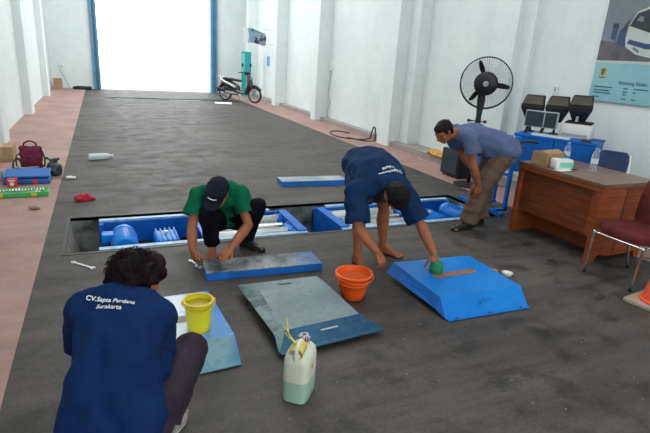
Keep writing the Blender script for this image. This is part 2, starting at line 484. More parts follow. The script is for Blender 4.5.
# ------------------------------------------------------------------ people
def hand(wrist, fwd, back, thumb, curl=(18, 25, 18), sp=1.0, s=1.0, tcurl=0.35):
    """chains of a hand. fwd: along the fingers, back: normal of the back of the hand, thumb: side the thumb is on"""
    w = V(wrist); f = V(fwd).normalized()
    n = V(back); n = (n - f * n.dot(f)).normalized()
    t = V(thumb); t = (t - f * t.dot(f) - n * t.dot(n)).normalized()
    ch = []
    R = Matrix((t, n, f)).transposed()
    kn = []
    for k, (dx, df) in enumerate(((0.031, 0.083), (0.0105, 0.088), (-0.0105, 0.085), (-0.031, 0.077))):
        p = w + (f * df + t * dx - n * 0.002) * s
        kn.append(p)
        ch.append([(w + t * dx * 0.45 * s, (0.015 * s, 0.014 * s, 0.015 * s), R), (p, (0.0125 * s, 0.0115 * s, 0.012 * s), R)])
    lens = ((0.042, 0.025, 0.020), (0.046, 0.029, 0.022), (0.043, 0.027, 0.021), (0.034, 0.021, 0.018))
    for k, p in enumerate(kn):
        spread = (0.16, 0.05, -0.06, -0.19)[k] * sp
        d0 = (f + t * spread).normalized()
        ang = 0; q = p
        rr = (0.0096, 0.0098, 0.0094, 0.0084)[k] * s
        nodes = [(q, rr * 1.05)]
        for j in range(3):
            ang += math.radians(curl[j] * (1 + 0.07 * k))
            d = d0 * math.cos(ang) - n * math.sin(ang)
            q = q + d * lens[k][j] * s
            nodes.append((q, rr * (0.97, 0.9, 0.78)[j]))
        ch.append(nodes)
    b0 = w + (f * 0.022 + t * 0.022 - n * 0.008) * s
    b1 = b0 + (f * 0.62 + t * 0.62 - n * tcurl * 0.8).normalized() * 0.042 * s
    b2 = b1 + (f * 0.82 + t * 0.30 - n * tcurl).normalized() * 0.032 * s
    b3 = b2 + (f * 0.95 + t * 0.05 - n * tcurl * 1.3).normalized() * 0.024 * s
    ch.append([(b0, 0.017 * s), (b1, 0.0125 * s), (b2, 0.0108 * s), (b3, 0.0088 * s)])
    return ch

def head(c, hf, hu, s=1.0):
    c = V(c); f = V(hf).normalized(); u = V(hu); u = (u - f * u.dot(f)).normalized(); l = f.cross(u)
    # matrix: columns lateral, front, up
    R = Matrix((l, f, u)).transposed()
    P = lambda a, b, d: c + (l * a + f * b + u * d) * s
    def e(a, b, d, ra, rb, rd): return (P(a, b, d), (ra * s, rb * s, rd * s), R)
    ch = [[e(0, -0.018, 0.030, 0.074, 0.086, 0.082), e(0, 0.018, 0.020, 0.068, 0.072, 0.074)],
          [e(0, 0.022, 0.0, 0.064, 0.066, 0.060), e(0, 0.036, -0.060, 0.044, 0.044, 0.030)],
          [e(0, 0.045, -0.082, 0.026, 0.028, 0.022), e(0, 0.02, -0.055, 0.05, 0.05, 0.03)],
          [e(0.042, 0.005, -0.06, 0.016, 0.03, 0.02), e(0.022, 0.055, -0.085, 0.014, 0.014, 0.014)],
          [e(-0.042, 0.005, -0.06, 0.016, 0.03, 0.02), e(-0.022, 0.055, -0.085, 0.014, 0.014, 0.014)],
          [e(0, 0.083, 0.012, 0.009, 0.010, 0.010), e(0, 0.102, -0.022, 0.012, 0.012, 0.010)],
          [e(0.013, 0.090, -0.026, 0.009, 0.010, 0.008), e(-0.013, 0.090, -0.026, 0.009, 0.010, 0.008)],
          [e(0.020, 0.078, -0.052, 0.007, 0.008, 0.007), e(0, 0.086, -0.050, 0.010, 0.010, 0.008), e(-0.020, 0.078, -0.052, 0.007, 0.008, 0.007)],
          [e(0.016, 0.076, -0.062, 0.007, 0.008, 0.006), e(-0.016, 0.076, -0.062, 0.007, 0.008, 0.006)],
          [e(0.045, 0.066, 0.024, 0.012, 0.012, 0.008), e(0.012, 0.082, 0.022, 0.010, 0.010, 0.008)],
          [e(-0.045, 0.066, 0.024, 0.012, 0.012, 0.008), e(-0.012, 0.082, 0.022, 0.010, 0.010, 0.008)]]
    for sd in (1, -1):
        ch.append([e(sd * 0.048, 0.052, -0.022, 0.020, 0.022, 0.018)])
        ch.append([e(sd * 0.074, -0.006, 0.014, 0.008, 0.017, 0.018), e(sd * 0.072, -0.004, -0.020, 0.007, 0.010, 0.012)])
    return ch, R, P

def limb(a, b, radii, bulge=None):
    """nodes along a limb; radii list evenly spaced"""
    n = len(radii)
    out = []
    for i, r in enumerate(radii):
        t = i / (n - 1)
        p = mid(a, b, t)
        if bulge is not None: p = p + V(bulge) * math.sin(PI * t)
        out.append((p, r))
    return out

def foot(ankle, toe, s=1.0, bare=True):
    a, t = V(ankle), V(toe)
    d = V((t.x - a.x, t.y - a.y, 0)); L = d.length; d.normalize()
    l = V((d.y, -d.x, 0))
    g = a.z - 0.085 * s
    R = Matrix((l, d, V((0, 0, 1)))).transposed()
    P = lambda x, y, z: V((a.x, a.y, g)) + (l * x + d * y + V((0, 0, z))) * s
    e = lambda x, y, z, rx, ry, rz: (P(x, y, z), (rx * s, ry * s, rz * s), R)
    ch = [[e(0, 0, 0.09, 0.033, 0.035, 0.04), e(0, -0.03, 0.034, 0.031, 0.033, 0.034)],
          [e(0, -0.03, 0.030, 0.031, 0.033, 0.030), e(0, 0.05, 0.032, 0.032, 0.04, 0.030), e(0, 0.13, 0.020, 0.044, 0.03, 0.019)],
          [e(0, 0.0, 0.085, 0.033, 0.035, 0.035), e(0, 0.06, 0.048, 0.030, 0.04, 0.026), e(0, 0.12, 0.026, 0.038, 0.03, 0.018)]]
    if bare:
        for x, y, r in ((-0.033, 0.178, 0.013), (-0.010, 0.182, 0.0095), (0.009, 0.176, 0.009), (0.026, 0.167, 0.0085), (0.041, 0.155, 0.008)):
            ch.append([e(x * 0.9, 0.13, 0.016, r, r, r), e(x, y, r + 0.001, r, r * 1.2, r)])
    else:
        ch.append([e(0, 0.13, 0.022, 0.044, 0.03, 0.022), e(0, 0.175, 0.020, 0.034, 0.03, 0.018)])
    return ch, P, R

def build_body(p, parent, m):
    """p: joints dict. returns head transform"""
    ch = []
    lat_p = V(p['hipR']) - V(p['hipL']); lat_s = V(p['shR']) - V(p['shL'])
    up1 = V(p['waist']) - V(p['pelvis']); up2 = V(p['neck']) - V(p['waist'])
    F1 = fr(up1, lat_p); F2 = fr(up2, lat_s)
    chest = mid(p['waist'], p['neck'], 0.6)
    ch.append([(p['pelvis'], (0.15, 0.10, 0.10), F1), (p['waist'], (0.13, 0.09, 0.07), F1), (chest, (0.15, 0.105, 0.10), F2), (mid(p['waist'], p['neck'], 0.9), (0.12, 0.07, 0.05), F2)])
    ch.append([(p['shL'], 0.052), (mid(p['shL'], p['neck'], 0.6), 0.055), (p['neck'], 0.055), (mid(p['shR'], p['neck'], 0.6), 0.055), (p['shR'], 0.052)])
    hch, R, P = head(p['head'], p['hf'], p['hu'], p.get('hs', 1.0))
    ch += hch
    ch.append([(p['neck'], 0.056), (P(0, -0.025, -0.05), 0.053)])
    for s in 'LR':
        ch.append(limb(p['sh' + s], p['el' + s], [0.052, 0.050, 0.045, 0.038]))
        ch.append(limb(p['el' + s], p['wr' + s], [0.041, 0.046, 0.039, 0.028]))
        h = p['hand' + s]
        ch.append([(p['wr' + s], 0.026), (V(p['wr' + s]) + V(h[0]).normalized() * 0.02, 0.021)])
        ch += hand(*([p['wr' + s]] + list(h[:3])), **(h[3] if len(h) > 3 else {}))
        ch.append([(p['hip' + s], 0.095)] + limb(p['hip' + s], p['kn' + s], [0.088, 0.082, 0.068, 0.052]))
        k, a = V(p['kn' + s]), V(p['an' + s])
        th = (V(p['hip' + s]) - k).normalized()
        calf = V(p.get('calf', (0, 0.012, 0)))
        ch.append([(k, 0.050), (mid(k, a, 0.3) + calf, 0.060), (mid(k, a, 0.6) + calf * 0.6, 0.048), (mid(k, a, 0.85), 0.037), (a, 0.036)])
        ch += foot(a, p['toe' + s])[0]
    b = blob('body', ch, 0.0042, m, parent, smooth=3)
    bm = B()
    for sd in (1, -1):
        t = bmesh.new()
        bmesh.ops.create_uvsphere(t, u_segments=12, v_segments=8, radius=0.0105 * p.get('hs', 1.0))
        q = P(sd * 0.032, 0.070, 0.006)
        for v in t.verts: v.co = v.co + q
        me = bpy.data.meshes.new('t'); t.to_mesh(me); t.free(); bm.from_mesh(me); bpy.data.meshes.remove(me)
    obj('eyes', bm, M['eye'], parent, True)
    return R, P

def torso_chain(p, g, belly=0.0, hem=0.12, scale=1.0, drop=(0, 0, 0)):
    lat_p = V(p['hipR']) - V(p['hipL']); lat_s = V(p['shR']) - V(p['shL'])
    up1 = V(p['waist']) - V(p['pelvis']); up2 = V(p['neck']) - V(p['waist'])
    F1 = fr(up1, lat_p); F2 = fr(up2, lat_s)
    d = V(drop)
    chest = mid(p['waist'], p['neck'], 0.6)
    ch = [[(V(p['pelvis']) - up1.normalized() * hem, (0.175 * scale + g, 0.125 + g + belly, 0.06), F1),
           (V(p['pelvis']), (0.17 * scale + g, 0.12 + g + belly, 0.08), F1),
           (V(p['waist']) + d, (0.155 * scale + g, 0.105 + g + belly, 0.08), F1),
           (chest + d * 0.6, (0.165 * scale + g, 0.115 + g, 0.10), F2),
           (mid(p['waist'], p['neck'], 0.86), (0.14 * scale + g, 0.078 + g, 0.05), F2)],
          [(p['shL'], 0.06 + g), (mid(p['shL'], p['neck'], 0.6), 0.062 + g * 0.7), (mid(p['neck'], p['waist'], 0.05), 0.066),
           (mid(p['shR'], p['neck'], 0.6), 0.062 + g * 0.7), (p['shR'], 0.06 + g)]]
    return ch, up1.normalized()

def sleeve(p, s, t, r0, r1):
    a, b = V(p['sh' + s]), V(p['el' + s])
    e = mid(a, b, t); d = (b - a).normalized()
    return [(a, r0), (mid(a, b, t * 0.5), (r0 + r1) / 2), (e, r1), (e + d * 0.03, r1)], (e, d, r1 * 2.1)

def project_text(text, size, origin, right, up, target, parent, m, name='printed_lettering', cast=None, off=0.003, bold=0.012, lines=None):
    """flat lettering wrapped on to a mesh: each point is dropped along the text's own normal"""
    cu = bpy.data.curves.new('t', 'FONT'); cu.body = text; cu.size = size; cu.align_x = 'CENTER'; cu.align_y = 'CENTER'
    cu.offset = bold * size; cu.space_line = 0.9
    o = bpy.data.objects.new('t', cu); C.objects.link(o)
    dg = bpy.context.evaluated_depsgraph_get()
    me = bpy.data.meshes.new_from_object(o.evaluated_get(dg))
    bpy.data.objects.remove(o)
    bm = bmesh.new(); bm.from_mesh(me); bpy.data.meshes.remove(me)
    bmesh.ops.triangulate(bm, faces=bm.faces)
    r = V(right).normalized(); u = V(up); u = (u - r * u.dot(r)).normalized(); n = r.cross(u)
    og = V(origin)
    if target is not None:
        bt = bmesh.new(); bt.from_mesh(target.data); bv = BVHTree.FromBMesh(bt); bt.free()
    if target is not None:      # a smooth quadratic through the cloth, so creases do not tear the letters
        import numpy as np
        xs_ = [v.co.x for v in bm.verts]; ys_ = [v.co.y for v in bm.verts]; rowsA, hs_ = [], []
        for i in range(25):
            for j in range(7):
                x = min(xs_) + (max(xs_) - min(xs_)) * i / 24; y = min(ys_) + (max(ys_) - min(ys_)) * j / 6
                q = og + r * x + u * y; hit = bv.ray_cast(q + n * 0.3, -n, 0.7)
                if hit[0] is not None: rowsA.append([1, x, y, x * x, x * y, y * y, x ** 3]); hs_.append((hit[0] - q).dot(n))
        A = np.array(rowsA); hv = np.array(hs_); cf = np.linalg.lstsq(A, hv, rcond=None)[0]
        lift = float(np.max(hv - A @ cf)) + 0.002
    for v in bm.verts:
        q = og + r * v.co.x + u * v.co.y
        if target is not None:
            x, y = v.co.x, v.co.y
            q = q + n * (float(np.dot(cf, [1, x, y, x * x, x * y, y * y, x ** 3])) + lift)
        v.co = q
    return obj(name, bm, m, parent)

def settle(t, loc):
    """parts were laid out in world metres: move the origin of the thing to its base"""
    loc = V(loc); seen = set()
    def go(o):
        for c in o.children:
            if c.type == 'MESH' and c.data.name not in seen:
                c.data.transform(Matrix.Translation(-loc)); seen.add(c.data.name)
            go(c)
    bpy.context.view_layer.update()
    go(t); t.location = loc
    return t

def settle_mesh(o, loc):
    o.data.transform(Matrix.Translation(-V(loc))); o.location = loc
    return o

# ------------------------------------------------------------------ the hall
XL, XR, YB, YF = -1.62, 5.75, 20.7, -5.0
PX0, PX1, PY0, PY1, PZ = -0.36, 4.16, 4.22, 5.16, -0.42     # the roller pit

bm = B()
xs = [XL - 0.2, PX0, PX1, XR + 0.4]; ys = [YF - 0.2, PY0, PY1, YB + 0.1]
for i in range(3):
    for j in range(3):
        if i == 1 and j == 1: continue
        bm.faces.new([bm.verts.new((x, y, 0)) for x, y in ((xs[i], ys[j]), (xs[i + 1], ys[j]), (xs[i + 1], ys[j + 1]), (xs[i], ys[j + 1]))])
q = [(PX0, PY0), (PX1, PY0), (PX1, PY1), (PX0, PY1)]
for k in range(4):
    a, b = q[k], q[(k + 1) % 4]
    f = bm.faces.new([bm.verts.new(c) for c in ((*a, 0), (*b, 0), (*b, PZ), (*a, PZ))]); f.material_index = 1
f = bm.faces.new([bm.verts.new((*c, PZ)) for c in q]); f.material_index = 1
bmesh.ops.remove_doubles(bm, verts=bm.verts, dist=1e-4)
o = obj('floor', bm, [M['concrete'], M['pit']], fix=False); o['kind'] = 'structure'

# pink paving strips along both walls
bm = B(); box(bm, (XL, YF, -0.02), (-0.53, YB, 0.006)); struct('trim_1', bm, M['tiles'])
bm = B(); prism(bm, [(4.72, YF, -0.02), (5.6, YF, -0.02), (5.6, YB, -0.02), (4.45, YB, -0.02), (4.55, 12, -0.02)], (0, 0, 0.026)); struct('trim_2', bm, M['tiles'])
# steel angle round the pit
bm = B()
for lo, hi in (((PX0 - 0.03, PY0 - 0.035, -0.03), (PX1 + 0.03, PY0, 0.004)), ((PX0 - 0.03, PY1, -0.03), (PX1 + 0.03, PY1 + 0.05, 0.004)),
               ((PX0 - 0.03, PY0, -0.03), (PX0, PY1, 0.004)), ((PX1, PY0, -0.03), (PX1 + 0.03, PY1, 0.004))):
    box(bm, lo, hi)
struct('trim_3', bm, M['steel_edge'])
# dusty fillet along the left end of the pit
bm = B(); prism(bm, [(PX0, PY0, -0.01), (PX0 + 0.07, PY0, PZ), (PX0, PY0, PZ)], (0, PY1 - PY0, 0)); struct('trim_4', bm, M['pitfill'])

H = 6.2
# left wall with pilasters
bm = B()
box(bm, (XL - 0.2, YF, 0), (XL, YB + 0.2, H))
for y in (1.2, 5.3, 9.15, 12.95, 17.3):
    box(bm, (XL - 0.05, y, 0), (-1.455, y + 0.5, H), 0.008)
struct('wall_left', bm, M['wall'])
# right wall: outer bays, then the deeper bays near the camera
bm = B()
box(bm, (5.62, 9.0, 0), (6.1, YB + 0.2, H))
for y in (12.58, 16.1, 19.6):
    box(bm, (5.25, y, 0), (5.7, y + 0.32, H), 0.008)
box(bm, (5.24, 8.65, 0), (5.7, 9.10, H), 0.008)
box(bm, (5.50, 8.35, 0), (6.1, 9.1, H))
box(bm, (5.75, YF, 0), (6.1, 8.5, H))
box(bm, (5.56, 5.92, 0), (5.8, 6.42, H), 0.008)
box(bm, (5.66, 5.70, 0), (5.8, 6.0, H), 0.008)
box(bm, (5.56, 1.4, 0), (5.8, 1.9, H), 0.008)
struct('wall_right', bm, M['wall'])
bm = B()
for a, b in ((9.10, 12.58), (12.90, 16.1), (16.42, 19.6)):
    box(bm, (5.42, a, 0), (5.64, b, 0.10), 0.006)
prism(bm, [(5.30, 8.66, 0.0), (5.76, 8.66, 0.0), (5.76, -2.0, 0.0), (5.44, -2.0, 0.0), (5.44, 5.0, 0.0)], (0, 0, 0.11))
struct('baseboard_right', bm, M['ledge'])
# far wall with the gate opening
GX0, GX1, GH = 0.0, 4.04, 4.6
bm = B()
box(bm, (XL - 0.2, YB, 0), (GX0 - 0.24, YB + 0.25, H))
box(bm, (GX1 + 0.25, YB, 0), (6.1, YB + 0.25, H))
box(bm, (GX0 - 0.3, YB, GH), (GX1 + 0.3, YB + 0.25, H))
struct('wall_back', bm, M['wall'])
# wall behind the camera with the entrance the vehicles use
bm = B()
box(bm, (XL - 0.2, YF - 0.25, 0), (-0.6, YF, H)); box(bm, (4.6, YF - 0.25, 0), (6.1, YF, H)); box(bm, (-0.6, YF - 0.25, 4.4), (4.6, YF, H))
struct('wall_front', bm, M['wall'])
bm = B(); box(bm, (XL - 0.3, YF - 0.3, H), (6.2, YB + 0.3, H + 0.1)); struct('ceiling', bm, M['roof'])
# gate frame: steel channels and folded leaves
d1 = thing('door_1', '', ''); del d1['label']; del d1['category']; d1['kind'] = 'structure'
bm = B()
for x0, x1 in ((GX0 - 0.24, GX0), (GX1, GX1 + 0.25)):
    box(bm, (x0, YB - 0.10, 0), (x0 + 0.09, YB + 0.3, GH), 0.004)
    box(bm, (x1 - 0.07, YB - 0.14, 0), (x1, YB + 0.3, GH), 0.004)
    box(bm, (x0 + 0.08, YB - 0.02, 0), (x1 - 0.06, YB + 0.2, GH))
box(bm, (GX0 - 0.29, YB - 0.1, GH), (GX1 + 0.25, YB + 0.2, GH + 0.25), 0.004)
obj('gate_frame', bm, M['gate'], d1)
bm = B()
for x in (GX0, GX1):
    for z in (0.4, 1.6, 2.8, 4.0): cyl(bm, (x, YB - 0.15, z), (x, YB - 0.15, z + 0.16), 0.022, 10)
obj('hinges', bm, M['gate'], d1)
# drain across the gateway
bm = B(); box(bm, (0.25, 17.02, -0.01), (3.75, 17.16, 0.008), 0.002)
box(bm, (0.25, 17.2, -0.01), (3.9, 17.24, 0.008)); struct('trim_5', bm, [M['steel_edge']])
bm = B(); box(bm, (0.4, 17.04, 0.0), (0.95, 17.14, 0.012)); box(bm, (2.0, 17.04, 0.0), (3.0, 17.14, 0.012)); struct('trim_6', bm, M['lgrey'])
# outside yard
bm = B(); box(bm, (-30, YB, -0.06), (40, 60, -0.005)); box(bm, (-30, -40, -0.06), (40, YF - 0.2, -0.005)); struct('ground', bm, M['outside'])
bm = B(); box(bm, (2.9, 25.0, 0.0), (3.02, 25.12, 1.9)); box(bm, (2.75, 25.02, 1.0), (3.15, 25.08, 1.9), 0.01); box(bm, (2.7, 24.8, 0.0), (3.2, 25.3, 0.05), 0.01)
tag(settle_mesh(obj('signpost', bm, M['washed']), (2.95, 25.05, 0)), 'pale teal signpost washed out by daylight outside the gate', 'sign')

# ------------------------------------------------------------------ roller units in the pit
def roller_unit(mirror, label):
    t = thing('roller_unit', label, 'machine', group='roller machines in the floor pit')
    X = (lambda x: 3.93 - x) if mirror else (lambda x: x)
    def bx(bm, lo, hi, bev=0.004, **k):
        a, b = X(lo[0]), X(hi[0]); box(bm, (min(a, b), lo[1], lo[2]), (max(a, b), hi[1], hi[2]), bev, **k)
    def cy(bm, a, b, r, seg=20): cyl(bm, (X(a[0]), a[1], a[2]), (X(b[0]), b[1], b[2]), r, seg)
    bm = B(); bx(bm, (-0.11, 5.02, -0.24), (1.78, 5.06, -0.02)); bx(bm, (-0.11, 4.96, -0.24), (-0.07, 5.05, -0.02)); obj('far_beam', bm, M['blue'], t)
    bm = B(); bx(bm, (-0.11, 5.03, -0.022), (1.62, 5.09, 0.0)); obj('far_rail', bm, M['blue_l'], t)
    bm = B(); bx(bm, (-0.11, 4.25, -0.022), (1.78, 4.315, 0.0)); obj('near_rail', bm, M['blue_l'], t)
    bm = B(); bx(bm, (-0.11, 4.26, -0.2), (1.78, 4.29, -0.022)); obj('near_beam', bm, M['blue'], t)
    bm = B()
    for x in (-0.10, 0.62, 1.72): bx(bm, (x, 4.27, -0.40), (x + 0.06, 5.04, -0.30))
    for x in (-0.10, 1.72):
        for y in (4.28, 4.99): bx(bm, (x, y, -0.42), (x + 0.05, y + 0.05, -0.2))
    bx(bm, (-0.10, 4.28, -0.36), (1.78, 4.33, -0.31)); bx(bm, (-0.10, 4.99, -0.36), (1.78, 5.04, -0.31))
    obj('base_frame', bm, M['blue'], t)
    # motor: finned drum lying along Y
    bm = B(); c = V((X(0.10), 4.42, -0.075))
    lathe(bm, [(0, 0), (0.03, 0), (0.035, -0.01), (0.09, -0.005), (0.104, 0.012), (0.11, 0.05), (0.104, 0.055), (0.104, 0.30), (0.11, 0.305), (0.108, 0.36), (0.09, 0.375), (0, 0.375)], c, 40, (0, 1, 0))
    for k in range(28):
        a = 2 * PI * k / 28
        p = c + V((math.cos(a) * 0.106, 0.06, math.sin(a) * 0.106))
        box(bm, (p.x - 0.002, p.y, p.z - 0.009), (p.x + 0.002, p.y + 0.24, p.z + 0.009), rot=RY(-a + PI / 2))
    mo = obj('motor', bm, M['motor'], t, smooth=40)
    bm = B(); bx(bm, (-0.09, 4.60, -0.08), (0.01, 4.72, 0.0), 0.012); obj('terminal_box', bm, M['motor'], mo)
    bm = B(); bx(bm, (0.03, 4.45, -0.30), (0.17, 4.80, -0.17)); obj('motor_foot', bm, M['blue'], mo)
    bm = B(); cy(bm, (0.12, 4.40, -0.09), (0.50, 4.40, -0.09), 0.009, 10); obj('drive_shaft', bm, M['steel'], t, True)
    bm = B(); bx(bm, (0.36, 4.42, -0.26), (0.58, 4.74, -0.03), 0.03)
    for k in range(5): bx(bm, (0.38 + 0.042 * k, 4.41, -0.25), (0.392 + 0.042 * k, 4.75, -0.018), 0.004)
    bx(bm, (0.33, 4.40, -0.28), (0.61, 4.76, -0.24), 0.006)
    lathe(bm, [(0, 0), (0.065, 0), (0.07, 0.01), (0.07, 0.04), (0, 0.04)], (X(0.47), 4.38, -0.15), 24, (0, 1, 0))
    gb = obj('gearbox', bm, M['motor'], t, smooth=30)
    bm = B(); lathe(bm, [(0, 0), (0.02, 0), (0.02, 0.03), (0, 0.03)], (X(0.47), 4.6, -0.03), 12); obj('filler_cap', bm, M['white'], gb)
    bm = B()
    lathe(bm, [(0, 0), (0.11, 0), (0.118, 0.008), (0.118, 0.022), (0.11, 0.03), (0.045, 0.03), (0.04, 0.04), (0, 0.04)], (X(0.70) - 0.015, 4.60, -0.10), 28, (1, 0, 0))
    for k in range(14):
        a = 2 * PI * k / 14; p = V((X(0.70), 4.60 + 0.125 * math.cos(a), -0.10 + 0.125 * math.sin(a)))
        box(bm, (p.x - 0.008, p.y - 0.009, p.z - 0.009), (p.x + 0.008, p.y + 0.009, p.z + 0.009), rot=RX(a))
    obj('sprocket', bm, M['motor'], t, smooth=40)
    bm = B(); bx(bm, (0.78, 4.30, -0.24), (0.82, 5.02, -0.03), 0.006)
    prism(bm, [(X(0.80), 4.72, -0.16), (X(0.80), 4.86, -0.03), (X(0.80), 4.98, -0.04), (X(0.80), 4.80, -0.22)], (0.02, 0, 0)); obj('bearing_plate', bm, M['blue'], t)
    for y in (4.46, 4.86):
        bm = B(); lathe(bm, [(0, 0), (0.02, 0), (0.02, 0.02), (0.088, 0.02), (0.092, 0.03), (0.092, 0.81), (0.088, 0.82), (0.02, 0.82), (0.02, 0.84), (0, 0.84)],
                        (min(X(0.83), X(1.67)), y, -0.10), 36, (1, 0, 0))
        obj('roller', bm, M['roller'], t, smooth=40)
    bm = B(); lathe(bm, [(0, 0), (0.034, 0), (0.034, 0.78), (0, 0.78)], (min(X(0.86), X(1.64)), 4.66, -0.06), 20, (1, 0, 0)); obj('sensing_roller', bm, M['steel'], t, smooth=40)
    # slanted end block with two lobes
    bm = B()
    prism(bm, [(X(1.69), 4.24, -0.30), (X(1.69), 4.24, -0.03), (X(1.69), 4.30, 0.015), (X(1.69), 4.96, 0.015), (X(1.69), 5.06, -0.05), (X(1.69), 5.06, -0.30)], ((-1 if mirror else 1) * 0.09, 0, 0))
    bx(bm, (1.62, 4.34, -0.16), (1.70, 4.60, 0.0), 0.03); bx(bm, (1.63, 4.76, -0.14), (1.70, 4.96, -0.01), 0.03)
    eb = obj('end_block', bm, M['blue'], t, smooth=30)
    for y in (4.40, 4.54, 4.80, 4.92):
        bm = B(); cyl(bm, (X(1.66), y, -0.02), (X(1.66), y, 0.018), 0.014, 6); obj('bolt', bm, M['motor'], eb)
    settle(t, (X(0.78), 4.66, PZ))
    return t
roller_unit(False, 'blue roller machine in the left half of the floor pit, its motor drum exposed')
roller_unit(True, 'blue roller machine in the right half of the floor pit, behind the barefoot worker')

# ------------------------------------------------------------------ cover plates
def cover(name_label, corners, z, rampn, rampw, mats, slot, slotm, cat='cover plate', flange=True, side=None, far=0.0, lift=0.0, holes=True, flare=(0, 0), slots=()):
    """corners: far-left, far-right, near-right, near-left of the flat top at height z; a ramp falls to the floor on the near side"""
    t = thing('cover_plate', name_label, cat, group='steel cover plates on the floor')
    FL, FR, NR, NL = [V((*c, z)) for c in corners]
    yn = ((NL - FL).normalized() + (NR - FR).normalized()).normalized()
    xn = (NR - NL).normalized()
    th = 0.006
    def sheet(bm, pts):
        up = (pts[1] - pts[0]).cross(pts[2] - pts[0]).normalized()
        if up.z < 0: up = -up
        prism(bm, pts, -up * th)
    bm = B(); sheet(bm, [FL, FR, NR, NL]); obj('deck', bm, mats[0], t)
    zb = 0.012 + lift
    nl = NL + yn * rampn - xn * flare[0]; nl.z = zb; nr = NR + yn * rampn + xn * flare[1]; nr.z = zb
    bm = B(); sheet(bm, [NL, NR, nr, nl])
    if flange: sheet(bm, [nl, nr, nr + yn * 0.03, nl + yn * 0.03])
    rp = obj('ramp', bm, mats[1], t)
    if holes:
        for a in (0.1, 0.5, 0.9):
            bm = B(); lathe(bm, [(0, 0), (0.009, 0), (0.009, 0.003), (0, 0.003)], mid(nl, nr, a) + yn * 0.014 + V((0, 0, 0.0005)), 10); obj('bolt_hole', bm, M['black'], rp)
    if rampw:   # narrow slope along the left side
        wl = FL - xn * rampw - yn * far; wl.z = zb + 0.03; wn = NL - xn * rampw * 0.6; wn.z = zb + 0.03
        bm = B(); sheet(bm, [wl, FL, NL, wn]); sheet(bm, [wn, NL, nl, nl - xn * 0.01]); obj('side_slope', bm, mats[2], t)
    else:
        bm = B(); prism(bm, [FL, NL, NL - V((0, 0, z - zb - 0.02)), FL - V((0, 0, z - zb - 0.02))], -xn * 0.006); obj('side_skirt', bm, mats[2], t)
    if far:
        fl = FL - yn * far - (xn * rampw if rampw else V()); fl.z = zb + 0.03; f2 = FR - yn * far; f2.z = zb + 0.03
        bm = B(); sheet(bm, [fl, f2, FR, FL])
        obj('far_slope', bm, mats[3], t)
    for which, u0, u1, v0, v1, sm in slots:
        q4 = (fl, f2, FL, FR) if which == 'far' else (NL, NR, nl, nr)
        pt = lambda u, v: mid(mid(q4[0], q4[1], u), mid(q4[2], q4[3], u), v) + V((0, 0, 0.0015))
        bm = B(); prism(bm, [pt(u0, v0), pt(u1, v0), pt(u1, v1), pt(u0, v1)], (0, 0, 0.0015)); obj('slot', bm, sm, t)
    # right skirt and stiffening ribs underneath
    bm = B(); prism(bm, [FR, NR, nr, NR * 1 + V((0, 0, zb - z)), FR + V((0, 0, zb - z))], xn * 0.005); obj('right_skirt', bm, mats[2], t)
    for a in (0.12, 0.88):
        p, q = mid(FL, FR, a), mid(NL, NR, a)
        bm = B(); prism(bm, [p - V((0, 0, th)), q - V((0, 0, th)), q - V((0, 0, z)), p - V((0, 0, z))], xn * 0.02); obj('stiffener', bm, M['blackm'], t)
    if slot:
        (x0, y0), (x1, y1), w = slot
        a, b = V((x0, y0, z + 0.001)), V((x1, y1, z + 0.001)); d = (b - a).normalized(); s = V((-d.y, d.x, 0)) * w / 2
        bm = B(); prism(bm, [a - s, b - s, b + s, a + s], (0, 0, 0.0015)); obj('slot', bm, slotm, t)
    c = (FL + FR + NR + NL) / 4; c.z = 0
    settle(t, c)
    return t

pc = cover('bright blue cover plate being washed, under the green scrubber', [(2.045, 3.10), (2.76, 3.06), (2.755, 2.46), (2.045, 2.475)], 0.125, 0.10, 0.05,
      [M['pl_bright'], M['pl_bright'], M['pl_side']], ((2.205, 2.775), (2.60, 2.785), 0.075), M['rust'])
# faint stencilled mark on the ramp of that plate
bm = B(); prism(bm, [(2.338, 2.392, 0.066), (2.352, 2.392, 0.066), (2.345, 2.420, 0.094)], (0, -0.0015, 0.0015)); mk = obj('stencil_mark', bm, M['pl_deep'], pc); mk.data.transform(Matrix.Translation(-pc.location))
tx = project_text('BANZAI', 0.026, V((2.415, 2.412, 0.0855)) - pc.location, (1, 0, 0), (0, 0.66, 0.75), None, pc, mat('faded_stencil', (0.01, 0.10, 0.36), 0.5), 'stencil_lettering', bold=0.0)

cover('wet white and blue cover plate under the yellow bucket', [(-0.10, 3.03), (0.56, 3.05), (0.60, 2.46), (-0.10, 2.42)], 0.105, 0.13, 0.0,
      [M['pl_wet'], M['pl_teal'], M['pl_side']], ((0.02, 2.70), (0.46, 2.725), 0.07), M['greycard'], holes=False)
pg = cover('dull grey green cover plate lying behind the jerrycan', [(0.905, 2.985), (1.40, 2.965), (1.425, 2.49), (0.905, 2.44)], 0.09, 0.13, 0.11,
      [M['pl_grey'], M['pl_deep'], M['pl_gdark'], M['pl_grey']], None, None, far=0.17, lift=0.03, holes=False, flare=(0.08, 0.10), slots=(('far', 0.40, 0.56, 0.45, 0.62, M['black']), ('near', 0.42, 0.62, 0.38, 0.46, M['lgrey'])))

